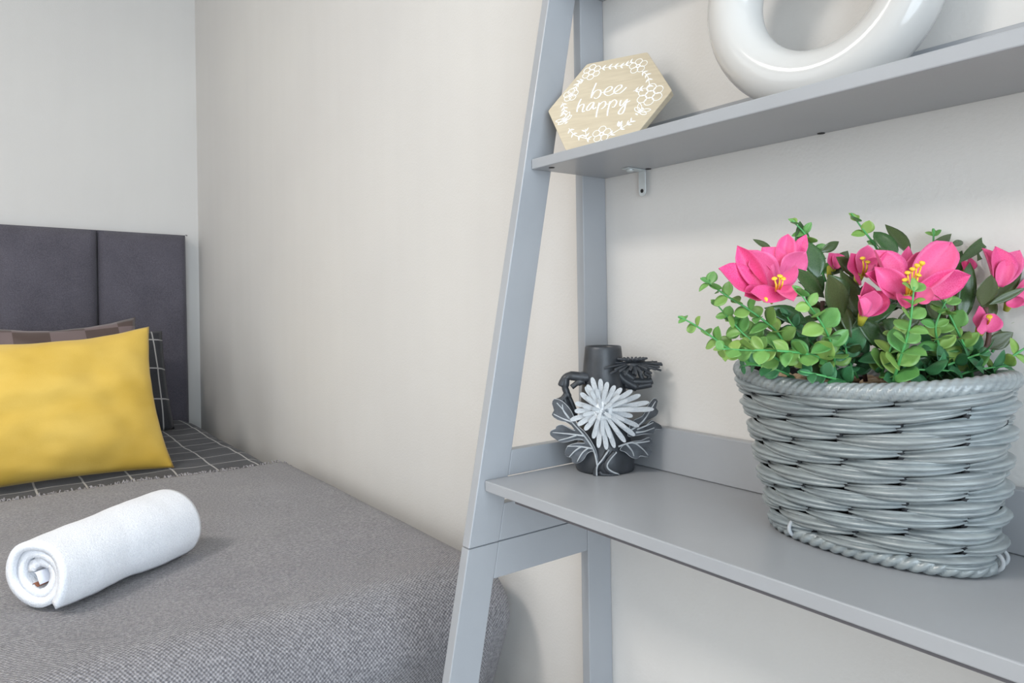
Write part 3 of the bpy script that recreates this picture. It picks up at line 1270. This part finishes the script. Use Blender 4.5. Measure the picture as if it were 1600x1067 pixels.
def petal_mesh(name, mat, w=0.30, cup=0.10, tipw=0.55, nu=5, nv=8, thick=0.05, curl=0.0):
    """unit petal along +y (length 1)"""
    m = MB()

    def prof(t):
        return w / 2 * (0.28 + 0.72 * sin(pi * min(1, t * tipw / 0.5) / 2) ** 1.0) * (1 if t < 0.82 else sqrt(max(0.0, 1 - ((t - 0.82) / 0.18) ** 2)) * 0.985 + 0.015)

    def surf(s):
        def fn(i, j):
            u, t = -1 + 2 * i / (nu - 1), 1 - (1 - j / (nv - 1)) ** 1.8
            x = u * prof(t)
            z = cup * (u * u) * w + curl * t * t + s * thick / 2 * (1 - 0.6 * u * u)
            return V((x, t, z)), (0, 0)
        return fn
    m.grid(surf(1), nu, nv)
    m.grid(surf(-1), nu, nv)
    k = nu * nv
    for j in range(nv - 1):
        for i in (0, nu - 1):
            a, b = j * nu + i, (j + 1) * nu + i
            m.f.append((a, b, b + k, a + k))
    for i in range(nu - 1):
        for j in (0, nv - 1):
            a, b = j * nu + i, j * nu + i + 1
            m.f.append((a, b, b + k, a + k))
    return mesh_of(m, name, mat)


mum_petal = petal_mesh('petal', M['white_petal'], 0.225, 0.30, 0.75, nv=12, thick=0.07)
cc = (492, 537)
m = MB()
cw = vp(cc[0], cc[1], 0.044)
m.tube([cw - VW * 0.006, cw + VW * 0.003, cw + VW * 0.006], [0.016, 0.012, 0.004], 14)
mum = m.build('chrysanthemum', M['white_petal'], vase)
mum['label'] = 'white washed chrysanthemum in relief'
tips = [(430, 325), (485, 335), (530, 355), (578, 378), (622, 395), (690, 408), (742, 438), (797, 485), (828, 530), (692, 575), (732, 640), (706, 700), (645, 742), (577, 778), (524, 790), (473, 778),
        (438, 718), (383, 665), (338, 632), (292, 600), (318, 542), (322, 490), (356, 425), (388, 385), (400, 372)]
tips2 = [(460, 400), (515, 400), (560, 420), (610, 440), (660, 470), (700, 530), (640, 600), (650, 650), (600, 680), (550, 720), (500, 700), (450, 660), (410, 620), (370, 570), (370, 510), (395, 450), (425, 415)]
tips3 = [(475, 460), (520, 465), (560, 490), (570, 535), (555, 585), (520, 610), (470, 600), (435, 575), (430, 525), (450, 480)]
for ring_i, (tt, w0, w1, wd) in enumerate(((tips, 0.043, 0.041, 0.0070), (tips2, 0.046, 0.0475, 0.0058), (tips3, 0.049, 0.053, 0.0050))):
    for (x, y) in tt:
        if ring_i == 2 and tt.index((x, y)) % 2:
            continue
        b = vp(cc[0] + (x - cc[0]) * 0.06, cc[1] + (y - cc[1]) * 0.06, w0)
        e = vp(x, y, w1 + rnd(-0.0015, 0.0015) - (0.004 if abs(x - 500) > 200 and ring_i == 0 else 0))
        ln = (e - b).length
        place('petal', mum_petal, frame(b, e - b, VW + VU * rnd(-.25, .25), wd / 0.26, ln, 0.010), mum)

# small dark bloom on the right-hand branch, seen from its edge
m = MB()
bc = vp(690, 240, 0.020)
m.tube([bc - V((0, 0, 0.006)), bc, bc + V((0, 0, 0.003))], [0.006, 0.012, 0.004], 14)
bloom = m.build('small_bloom', M['resin'], vase)
dark_petal = petal_mesh('petal', M['leaf_resin'], 0.2, 0.4, 0.8, thick=0.1)
for k in range(34):
    a = 2 * pi * k / 34
    d = VU * cos(a) * 0.033 + VW * sin(a) * 0.022 + V((0, 0, -0.003 + 0.003 * sin(k * 2.3) - 0.006 * max(0, sin(a))))
    place('petal', dark_petal, frame(bc + d * 0.12 + V((0, 0, 0.001)), d, V((0, 0, 1)), 0.019, d.length, 0.016), bloom)
for k in range(20):
    a = 2 * pi * k / 20
    d = VU * cos(a) * 0.017 + VW * sin(a) * 0.012 + V((0, 0, 0.0045))
    place('petal', dark_petal, frame(bc + d * 0.1 + V((0.0, 0, 0.0015)), d, V((0, 0, 1)), 0.016, d.length, 0.014), bloom)

# ------------------------------------------------------------------ flower basket
BC = V((0.605, 0.303, DZ))
basket = root('flower_basket', BC, 'grey woven basket of artificial pink lilies and green foliage on the lower shelf', 'flower basket')
NP = 2.15


def bpt(t, h, off=0.0):
    """point on the basket wall: t angle, h height 0..1, off outward offset"""
    def q(tt):
        cx, cy = 0.609 + (0.598 - 0.609) * h, 0.3015 + (0.304 - 0.3015) * h
        axx, ayy = 0.053 + (0.076 - 0.053) * h, 0.092 + (0.110 - 0.092) * h
        c, s = cos(tt), sin(tt)
        y = math.copysign(abs(s) ** (2 / NP), s)
        x = math.copysign(abs(c) ** (2 / NP), c)
        if c > 0:
            x = min(x, 0.90)
        return V((cx + (axx - 0.006) * x, cy + (ayy - 0.005) * y, 0.7745 + (0.9035 + 0.0095 * y * y - 0.7745) * h))
    p = q(t)
    if off:
        d = q(t + 0.01) - q(t - 0.01)
        n = V((d.y, -d.x, 0)).normalized()
        p = p + n * off
    return p


# equal arc-length parametrisation at mid height
_N = 1440
_arc = [0.0]
for i in range(_N):
    _arc.append(_arc[-1] + (bpt(2 * pi * (i + 1) / _N, 0.5) - bpt(2 * pi * i / _N, 0.5)).length)


def t_of(s):
    s = (s % 1.0) * _arc[-1]
    lo, hi = 0, _N
    while hi - lo > 1:
        mid = (lo + hi) // 2
        if _arc[mid] <= s:
            lo = mid
        else:
            hi = mid
    return 2 * pi * (lo + (s - _arc[lo]) / max(1e-9, _arc[hi] - _arc[lo])) / _N


NST = 12
PH = 0.25 / NST
m = MB()
m.grid(lambda i, j: (bpt(2 * pi * i / 72, j / 8, -0.0045), (0, 0)), 72, 9, True)
m.build('liner', M['liner'], basket)
for k in range(NST):
    t = t_of(PH + k / NST)
    m = MB()
    m.tube([bpt(t, h / 6, -0.0018) for h in range(7)], 0.0030, 6)
    m.build('stake', M['stake'], basket)
ROWS = 13
RH = 1.0 / ROWS
for r in range(ROWS):
    hc = (r + 0.5) * RH
    for k in range(NST):
        if (k + r) % 2:
            continue
        m = MB()
        nu, nv = 15, 31
        jit = rnd(-0.0006, 0.0006)
        ph = rnd(0, 6.28)
        amp = rnd(0.0050, 0.0064)

        def fn(i, j, k=k, hc=hc, jit=jit, ph=ph, amp=amp):
            s = -1 + 2 * i / (nu - 1)              # along, -1..1 = the two neighbouring stakes
            v = -1 + 2 * j / (nv - 1)              # across
            t = t_of(PH + (k + s * 1.03) / NST)
            bul = max(0.0, cos(s * pi / 2 * 0.97)) ** 0.8
            hh = RH * (0.28 + 0.37 * bul ** 0.75)
            twist = 0.16 * RH * s
            h = hc + v * hh + twist + 0.03 * RH * sin(3 * s + ph)
            rid = 0.0042 * abs(sin((v * 1.12 + 0.25 * sin(s * 2.0 + ph) + 0.25) * pi)) ** 0.52 - 0.0016
            off = -0.0052 + amp * 1.55 * bul * (1 - 0.35 * v * v) + 0.0042 * sqrt(max(0.0, 1 - v * v)) - 0.0008 + rid + jit
            return bpt(t, min(1.01, max(-0.03, h)), off), (0, 0)
        m.grid(fn, nu, nv)
        m.build('weave_strand', M['strand'], basket, True)


def rope(name, path, rad, waves, turns, depth):
    m = MB()
    n, seg = len(path), 22
    vs, fs = [], []
    for i, p in enumerate(path):
        t = (path[(i + 1) % n] - path[i - 1]).normalized()
        a = V((0, 0, 1)) - t * t.z
        a.normalize()
        b = t.cross(a)
        for k in range(seg):
            w = 2 * pi * k / seg
            rr = rad * (1 + depth * (abs(sin((waves * w + turns * 2 * pi * i / n) / 2)) ** 0.7 - 0.6))
            vs.append(p + (a * cos(w) + b * sin(w)) * rr)
    for i in range(n):
        for k in range(seg):
            fs.append((i * seg + k, i * seg + (k + 1) % seg, ((i + 1) % n) * seg + (k + 1) % seg, ((i + 1) % n) * seg + k))
    m.add(vs, fs)
    return m.build(name, M['strand'], basket)


rope('rim', [bpt(t_of(i / 1100), 1.02, 0.0012) for i in range(1100)], 0.0066, 5, 84, 0.22)
rope('foot_rim', [bpt(t_of(i / 900), 0.0, 0.0014) + V((0, 0, 0.0000)) for i in range(900)], 0.0054, 3, 46, 0.42)
# loose bent ends of the foot rim
for s, rr in ((0.397, 0.0075), (0.745, 0.0075), (0.775, 0.0070)):
    t = t_of(s)
    c0 = bpt(t, 0.0, 0.0028)
    tg = (bpt(t + 0.05, 0) - bpt(t - 0.05, 0)).normalized()
    out = V((tg.y, -tg.x, 0))
    c0 = c0 + V((0, 0, 0.0045))
    m = MB()
    m.tube([c0 + (out * cos(a) + V((0, 0, 1)) * sin(a)) * rr * 0.9 for a in [-1.9 + 3.6 * k / 12 for k in range(13)]], 0.0017, 8)
    m.build('strand_end', M['vein'], basket)

# pebbles that cover the soil
pm = MB()
pm.grid(lambda i, j: (V((cos(2 * pi * i / 10) * sin(pi * (j + 0.0) / 6), sin(2 * pi * i / 10) * sin(pi * j / 6), 0.62 * cos(pi * j / 6) + 0.1 * sin(i * 2.0) * sin(pi * j / 6))), (0, 0)), 10, 7, True)
pebble_me = mesh_of(pm, 'pebble', M['pebble'])
m = MB()
m.grid(lambda i, j: (V((bpt(2 * pi * i / 48, 0.93).x * j / 6 + 0.598 * (1 - j / 6), bpt(2 * pi * i / 48, 0.93).y * j / 6 + 0.304 * (1 - j / 6), 0.8965)), (0, 0)), 48, 7, True)
m.build('soil', M['liner'], basket)
for k in range(170):
    a = rnd(0, 2 * pi)
    q = 0.90 * random.random() ** 0.3
    e = bpt(a, 0.95, -0.004)
    p = V((0.598 + (e.x - 0.598) * q, 0.304 + (e.y - 0.304) * q, 0.8995 + rnd(0, 0.004) + 0.0045 * q * q * abs(sin(a))))
    sz = rnd(0.0042, 0.0068)
    place('pebble', pebble_me, Matrix.Translation(p) @ Matrix.Rotation(rnd(0, 6), 4, 'Z') @ Matrix.Rotation(rnd(-.6, .6), 4, 'X') @ Matrix.Diagonal((sz, sz * rnd(0.7, 1), sz, 1)), basket)


def leaf_mesh(name, mat, w, tip=1.0, fold=0.18, curl=-0.12, wave=0.0, nu=5, nv=9, petiole=0.05, thick=0.02):
    """unit leaf along +y, w wide, with a folded midrib"""
    m = MB()

    def wid(t):
        t2 = max(0.0, (t - petiole) / (1 - petiole))
        return w / 2 * max(0.02, (sin(pi * t2 ** 0.85) ** (0.62 if tip < 1 else 0.85)))

    def surf(s):
        def fn(i, j):
            u, t = -1 + 2 * i / (nu - 1), j / (nv - 1)
            ww = wid(t)
            z = fold * abs(u) ** 1.3 * ww + curl * t * t + wave * sin(t * 9 + u * 2) * ww
            return V((u * ww, t, z + s * thick / 2 * (1 - 0.7 * abs(u)))), (0, 0)
        return fn
    m.grid(surf(1), nu, nv)
    m.grid(surf(-1), nu, nv)
    o = m.build(name, mat, None, True)
    me = o.data
    bm = bmesh.new()
    bm.from_mesh(me)
    k = nu * nv
    bm.verts.ensure_lookup_table()
    for j in range(nv - 1):
        for i in (0, nu - 1):
            a, b = j * nu + i, (j + 1) * nu + i
            try:
                bm.faces.new((bm.verts[a], bm.verts[b], bm.verts[b + k], bm.verts[a + k]))
            except ValueError:
                pass
    bmesh.ops.recalc_face_normals(bm, faces=bm.faces)
    bm.to_mesh(me)
    bm.free()
    for p in me.polygons:
        p.use_smooth = True
    bpy.data.objects.remove(o)
    return me


euca_me = [leaf_mesh('leaf', M['euca'], 0.80, 0.5, 0.25, -0.10), leaf_mesh('leaf', M['euca'], 0.66, 0.5, 0.35, -0.22), leaf_mesh('leaf', M['euca'], 0.92, 0.5, 0.15, 0.10)]
low_me = [leaf_mesh('leaf', M['low_leaf'], 0.74, 0.5, 0.25, -0.18), leaf_mesh('leaf', M['low_leaf'], 0.62, 0.8, 0.2, -0.25)]
dark_me = [leaf_mesh('leaf', M['dark_leaf'], 0.42, 1.0, 0.30, -0.18, 0.04), leaf_mesh('leaf', M['dark_leaf'], 0.46, 0.8, 0.22, -0.28, 0.05), leaf_mesh('leaf', M['dark_leaf'], 0.36, 1.0, 0.35, 0.12)]
VIEW = -FWD


def sprig(pts, ln=0.0125, gap=0.0092, low=False, taper=0.55, start=0.12):
    """a stem with opposite pairs of round leaves; pts = (px, py, depth)"""
    path = cr([at(*p) for p in pts], 8)
    n = len(path)
    m = MB()
    m.tube(path, [0.0012 - 0.0006 * i / (n - 1) for i in range(n)], 6)
    st = m.build('sprig', M['euca_stem'], basket)
    L = [0.0]
    for i in range(1, n):
        L.append(L[-1] + (path[i] - path[i - 1]).length)
    s = L[-1] * start
    k = random.randint(0, 1)
    first = None
    while s < L[-1] + 1e-6:
        i = max(1, min(n - 1, next((q for q in range(n) if L[q] >= s), n - 1)))
        f = (s - L[i - 1]) / max(1e-9, L[i] - L[i - 1])
        p = path[i - 1].lerp(path[i], f)
        T = (path[i] - path[i - 1]).normalized()
        if first is None:
            first = T.cross(V((0.3, 0.2, 1))).normalized()
        A = (first - T * first.dot(T)).normalized()
        Bv = T.cross(A)
        d0 = (A * cos(k * pi / 2 + 0.5) + Bv * sin(k * pi / 2 + 0.5))
        last = s + gap > L[-1]
        sz = ln * 1.32 * (1 - (1 - taper) * (s / L[-1]) ** 1.5) * rnd(0.8, 1.15)
        for sg in (1, -1):
            d = (d0 * sg + T * rnd(0.35, 0.75) + V((rnd(-.2, .2), rnd(-.2, .2), rnd(-.1, .25))))
            nz = (T * 0.6 + VIEW * 0.75 + V((rnd(-.3, .3), rnd(-.3, .3), rnd(0, .5))))
            me = random.choice(low_me if low else euca_me)
            place('leaf', me, frame(p, d, nz, sz, sz, sz), st)
        if last:
            place('leaf', euca_me[1] if not low else low_me[0], frame(p, T, VIEW + V((0, 0, .6)), sz * .8, sz * .9, sz), st)
        s += gap * rnd(0.85, 1.15)
        k += 1
    return st


SPR = [
    ([(1302, 582, .575), (1303, 555, .560), (1292, 520, .548), (1270, 485, .540), (1243, 448, .538)], .0145, .0105, False),
    ([(1300, 572, .575), (1270, 555, .560), (1215, 548, .552), (1165, 547, .553), (1125, 545, .560)], .0140, .0100, False),
    ([(1235, 560, .590), (1215, 520, .575), (1172, 485, .570), (1135, 462, .572), (1108, 442, .578)], .0130, .0095, False),
    ([(1190, 565, .600), (1140, 545, .595), (1115, 528, .598), (1086, 508, .602), (1060, 494, .606)], .0110, .0110, False),
    ([(1210, 565, .595), (1182, 530, .590), (1150, 508, .590), (1128, 490, .594)], .0125, .0095, False),
    ([(1230, 570, .585), (1195, 548, .578), (1160, 520, .580), (1122, 478, .588)], .0120, .0095, False),
    ([(1290, 440, .615), (1270, 385, .612), (1255, 362, .612), (1238, 345, .612)], .0110, .0110, False),
    ([(1392, 440, .615), (1372, 392, .612), (1348, 358, .612), (1330, 333, .612)], .0130, .0115, False),
    ([(1395, 600, .545), (1405, 565, .533), (1418, 525, .526), (1424, 490, .522), (1428, 448, .522)], .0150, .0098, False),
    ([(1475, 585, .560), (1468, 545, .550), (1462, 510, .544), (1478, 470, .542)], .0140, .0098, False),
    ([(1375, 590, .560), (1388, 555, .548), (1400, 520, .545)], .0145, .0100, False),
    ([(1520, 590, .565), (1508, 545, .556), (1490, 505, .552), (1466, 458, .552)], .0135, .0098, False),
    ([(1540, 590, .560), (1570, 565, .555), (1600, 545, .552), (1625, 530, .55)], .0130, .0100, False),
    ([(1550, 550, .590), (1570, 520, .590), (1592, 500, .590), (1612, 492, .59)], .0110, .0105, False),
    ([(1455, 420, .620), (1458, 385, .622), (1459, 357, .622)], .0080, .0120, False),
    ([(1330, 600, .560), (1290, 588, .552), (1250, 580, .552)], .0150, .0100, True),
    ([(1440, 595, .552), (1470, 575, .545), (1510, 560, .545), (1545, 548, .55)], .0150, .0105, True),
    ([(1480, 595, .560), (1510, 582, .548), (1545, 575, .550), (1575, 572, .555)], .0150, .0105, True),
    ([(1400, 600, .555), (1420, 580, .540), (1450, 578, .535), (1490, 580, .540)], .0165, .0110, True),
    ([(1240, 590, .590), (1215, 578, .585), (1180, 570, .590), (1160, 572, .60)], .0125, .0100, True),
    ([(1290, 560, .590), (1262, 530, .580), (1240, 510, .578), (1228, 492, .58)], .0135, .0100, True),
    ([(1340, 590, .575), (1325, 560, .565), (1320, 535, .560)], .0140, .0100, True),
    ([(1440, 560, .590), (1455, 540, .580), (1475, 520, .578)], .0140, .0100, True),
]
for s in SPR:
    sprig(*s)

# dark broad leaves, grouped on their brown stems
DL = [
    (1385, 545, 1352, 498, 34, .565, .555), (1400, 520, 1440, 480, 30, .57, .56), (1380, 500, 1415, 520, 26, .56, .55), (1325, 470, 1300, 430, 30, .575, .57), (1465, 500, 1440, 460, 28, .57, .565), (1490, 540, 1462, 500, 30, .57, .56), (1260, 470, 1285, 430, 28, .59, .585),
    (1250, 410, 1257, 343, 28, .61, .615), (1279, 436, 1263, 374, 34, .585, .59), (1282, 394, 1314, 377, 15, .60, .60), (1288, 465, 1234, 419, 27, .575, .565),
    (1317, 496, 1289, 427, 38, .57, .56), (1346, 430, 1302, 402, 26, .59, .585), (1207, 390, 1176, 376, 11, .60, .61), (1402, 400, 1367, 358, 26, .59, .60),
    (1422, 400, 1388, 345, 25, .595, .61), (1438, 405, 1494, 363, 21, .595, .61), (1486, 384, 1510, 374, 11, .60, .61), (1495, 412, 1555, 362, 17, .59, .61),
    (1527, 408, 1541, 376, 16, .60, .61), (1500, 505, 1522, 410, 27, .575, .57), (1534, 478, 1544, 428, 40, .565, .56), (1542, 475, 1604, 413, 27, .57, .575),
    (1545, 476, 1602, 450, 14, .565, .56), (1344, 505, 1322, 420, 34, .575, .575), (1330, 512, 1404, 474, 27, .57, .56), (1567, 396, 1586, 385, 10, .60, .61),
    (1338, 525, 1386, 492, 24, .575, .57), (1262, 505, 1203, 478, 30, .59, .58), (1230, 512, 1264, 548, 28, .58, .57), (1262, 562, 1302, 590, 32, .575, .56),
    (1313, 474, 1334, 525, 22, .575, .565), (1345, 545, 1310, 500, 30, .58, .57), (1360, 540, 1380, 500, 30, .575, .57), (1500, 470, 1468, 420, 24, .59, .60),
    (1425, 500, 1465, 470, 28, .58, .575), (1330, 440, 1352, 395, 26, .60, .61), (1300, 430, 1322, 395, 26, .60, .61), (1420, 560, 1500, 596, 40, .555, .548),
    (1235, 480, 1190, 512, 26, .60, .595), (1250, 545, 1205, 530, 28, .60, .59), (1480, 440, 1500, 395, 22, .60, .61), (1315, 560, 1280, 520, 28, .585, .58), (1540, 545, 1580, 520, 26, .58, .58),
    (1500, 420, 1512, 385, 20, .61, .62), (1225, 440, 1190, 405, 26, .61, .62), (1270, 400, 1245, 375, 24, .61, .62),
    (1345, 470, 1300, 520, 30, .60, .59), (1450, 520, 1500, 545, 30, .59, .58), (1475, 480, 1440, 530, 30, .60, .59), (1530, 500, 1560, 470, 26, .59, .585), (1290, 500, 1255, 470, 30, .60, .60),
]
nodes = [(1285, 470, .592), (1340, 470, .600), (1412, 430, .600), (1492, 455, .590), (1540, 480, .572), (1240, 500, .60)]
stems = []
for (x, y, d) in nodes:
    m = MB()
    m.tube(cr([at(x + (1390 - x) * 0.25, 596, d), at(x + 3, (y + 596) / 2, d), at(x, y, d)], 6), 0.0019, 7)
    stems.append(m.build('flower_stem', M['brown_stem'], basket))
for (bx, by, tx, ty, w, d0, d1) in DL:
    i = min(range(len(nodes)), key=lambda q: hypot(nodes[q][0] - bx, nodes[q][1] - by))
    a, b = at(bx, by, d0), at(tx, ty, d1)
    ln = (b - a).length
    ww = w / FPX * (d0 + d1) / 2
    me = random.choice(dark_me)
    fw = {0: .42, 1: .46, 2: .36}[dark_me.index(me)]
    place('broad_leaf', me, frame(a, b - a, VIEW + V((rnd(-.25, .25), rnd(-.25, .25), rnd(.0, .5))), ww / fw, ln, min(ww / fw, ln)), stems[i])
for k in range(60):
    i = random.randrange(len(nodes))
    x, y, d = nodes[i]
    bx, by, bd = x + rnd(-30, 30), y + rnd(-5, 75), d + rnd(0.005, 0.04)
    a = at(bx, by, bd)
    dr = V((rnd(-1, 1), rnd(-1, 1), rnd(-0.1, 0.9))).normalized()
    b = a + dr * rnd(0.024, 0.036)
    if b.x > 0.672 or b.z > 1.03 or (a.x > 0.67):
        continue
    sz = (b - a).length
    place('broad_leaf', random.choice(dark_me), frame(a, dr, V((0, 0, 1)) + VIEW * 0.6, sz, sz, sz), stems[i])

for k in range(46):
    x, y = rnd(1215, 1560), rnd(545, 590)
    d = 0.548 + 0.055 * ((x - 1410) / 190) ** 2 + rnd(0.004, 0.03)
    i = min(range(len(nodes)), key=lambda q: abs(nodes[q][0] - x))
    dr = V((rnd(-.6, .6), rnd(-.6, .6), rnd(0.0, 0.8))) + VIEW * rnd(0, 0.7)
    sz = rnd(0.017, 0.026)
    place('broad_leaf', random.choice(low_me + dark_me[:2]), frame(at(x, y, d), dr, V((0, 0, 1)) + VIEW * 0.8, sz, sz, sz), stems[i])

# pink flowers
def lily_petal(cup, curl, ruffle):
    m = MB()
    nu, nv = 9, 13

    def fn(s):
        def g(i, j):
            u, t = -1 + 2 * i / (nu - 1), j / (nv - 1)
            w = 0.31 * (0.22 + 0.78 * sin(pi * min(1.0, t * 0.92 + 0.02)) ** 0.8) * (1 if t < 0.75 else max(0.03, 1 - ((t - 0.75) / 0.25) ** 2.2))
            z = cup * (u * u) * w + curl * (t * t - 0.35 * sin(pi * t)) + ruffle * sin(t * 11 + u * 2) * u * u * w + s * 0.012 * (1 - 0.7 * u * u) - 0.02 * math.exp(-(u / 0.18) ** 2) * t
            return V((u * w, t, z)), (0, 0)
        return g
    m.grid(fn(1), nu, nv)
    m.grid(fn(-1), nu, nv)
    k = nu * nv
    for j in range(nv - 1):
        for i in (0, nu - 1):
            m.f.append((j * nu + i, (j + 1) * nu + i, (j + 1) * nu + i + k, j * nu + i + k))
    for j in (0, nv - 1):
        for i in range(nu - 1):
            m.f.append((j * nu + i, j * nu + i + 1, j * nu + i + 1 + k, j * nu + i + k))
    return mesh_of(m, 'petal', M['pink'])


pink_me = [lily_petal(0.55, 0.16, 0.10), lily_petal(0.75, -0.16, 0.05), lily_petal(0.35, 0.26, 0.14), lily_petal(0.9, 0.05, 0.06)]
stamen_m = MB()
stamen_m.tube([(0, 0, 0), (0.02, 0.5, 0.02), (0, 0.9, 0)], [0.030, 0.026, 0.024], 6)
stamen_m.tube([(0, 0.86, 0), (0, 0.95, 0.0), (0, 1.0, 0)], [0.03, 0.085, 0.05], 7)
stamen_me = mesh_of(stamen_m, 'stamen', M['stamen'])


def flower(c, petals, stamens, label):
    cp = at(*c)
    m = MB()
    m.tube([cp - VIEW * 0.008 - V((0, 0, 0.008)), cp - VIEW * 0.003, cp + V((0, 0, 0.002))], [0.0022, 0.0040, 0.0015], 8)
    fl = m.build('flower', M['calyx'], basket)
    fl['label'] = label
    for (bx, by, d0, tx, ty, d1, w, roll) in petals:
        a, b = at(bx, by, d0), at(tx, ty, d1)
        ln = (b - a).length
        ww = w / FPX * (d0 + d1) / 2 / 0.62
        side_v = (b - a).normalized().cross(VIEW)
        place('petal', random.choice(pink_me), frame(a, b - a, VIEW + side_v * roll + V((0, 0, 0.25)), ww, ln, min(ww, ln)), fl)
    for (bx, by, tx, ty, d) in stamens:
        a, b = at(bx, by, d + 0.004), at(tx, ty, d - 0.004)
        ln = (b - a).length
        place('stamen', stamen_me, frame(a, b - a, VIEW, 0.028, ln, 0.028), fl)


flower((1208, 455, .562), [
    (1198, 458, .562, 1117, 424, .556, 46, .3), (1195, 455, .562, 1152, 383, .560, 34, -.5), (1205, 452, .566, 1160, 392, .572, 40, .2), (1214, 448, .566, 1172, 393, .566, 46, -.3),
    (1218, 430, .572, 1194, 384, .576, 40, .1), (1220, 425, .576, 1231, 366, .580, 30, -.2), (1222, 440, .570, 1250, 392, .570, 44, .4), (1228, 430, .576, 1260, 371, .584, 24, -.5),
    (1214, 458, .556, 1240, 410, .548, 28, .5), (1232, 460, .556, 1166, 462, .545, 30, .2), (1216, 450, .556, 1240, 472, .540, 34, -.2), (1196, 456, .560, 1160, 466, .552, 30, .3)],
    [(1214, 452, 1219, 430, .545), (1218, 452, 1224, 434, .545), (1212, 455, 1210, 434, .546), (1206, 474, 1195, 468, .55)],
    'wide open pink lily at the left of the basket')
flower((1420, 458, .545), [
    (1405, 460, .550, 1364, 392, .556, 48, .4), (1400, 462, .548, 1350, 428, .545, 34, .3), (1408, 462, .545, 1372, 420, .536, 40, -.4), (1424, 460, .548, 1486, 380, .552, 54, -.3), (1428, 462, .542, 1505, 429, .540, 44, .3),
    (1416, 448, .556, 1412, 388, .566, 26, .2), (1424, 446, .556, 1438, 396, .564, 36, .0), (1412, 462, .538, 1412, 484, .525, 34, .2), (1402, 452, .552, 1380, 396, .560, 44, -.1), (1430, 462, .540, 1462, 464, .530, 30, .1)],
    [(1420, 460, 1426, 418, .535), (1422, 460, 1442, 408, .535), (1418, 460, 1418, 424, .535), (1420, 460, 1434, 412, .534), (1416, 460, 1414, 436, .534), (1424, 460, 1436, 428, .533)],
    'largest pink lily with yellow stamens, in the middle of the basket')
flower((1345, 430, .578), [
    (1345, 432, .578, 1322, 398, .578, 30, .2), (1348, 430, .578, 1352, 384, .580, 36, .1), (1350, 432, .578, 1372, 405, .578, 28, -.2), (1344, 436, .575, 1332, 436, .57, 24, .2)],
    [(1348, 430, 1348, 402, .572), (1350, 430, 1356, 408, .572)], 'small pink lily behind the middle one')
flower((1352, 492, .552), [
    (1344, 494, .556, 1350, 440, .552, 34, .3), (1356, 492, .550, 1382, 456, .548, 36, -.3), (1350, 494, .548, 1364, 452, .542, 36, .0), (1348, 494, .546, 1346, 462, .540, 24, .4)],
    [], 'half closed pink bud in front of the middle lily')
flower((1557, 446, .570), [
    (1552, 446, .572, 1544, 386, .574, 38, .3), (1562, 446, .570, 1588, 396, .574, 34, -.3), (1557, 448, .566, 1562, 384, .566, 40, .0), (1562, 448, .564, 1576, 404, .562, 26, -.4)],
    [], 'closed pink bud standing at the right of the basket')
flower((1582, 470, .575), [
    (1578, 472, .575, 1612, 436, .575, 30, .2), (1576, 474, .572, 1618, 452, .57, 28, .1), (1572, 476, .57, 1600, 470, .566, 18, -.2)],
    [], 'pink lily at the far right edge of the basket')
flower((1536, 515, .572), [
    (1534, 518, .572, 1520, 478, .570, 26, .2), (1540, 518, .568, 1556, 490, .566, 30, -.2), (1538, 520, .566, 1528, 498, .562, 26, .1)],
    [(1543, 506, 1546, 494, .562)], 'small drooping pink bud low at the right')
flower((1302, 418, .600), [
    (1306, 420, .600, 1292, 396, .600, 22, .2), (1306, 420, .598, 1312, 394, .602, 20, -.2)], [], 'tiny pink bud between the two open lilies')
flower((1512, 422, .600), [
    (1508, 424, .600, 1520, 402, .602, 18, .2), (1508, 424, .598, 1506, 406, .60, 14, .0)], [], 'tiny pink bud behind the right dark leaves')
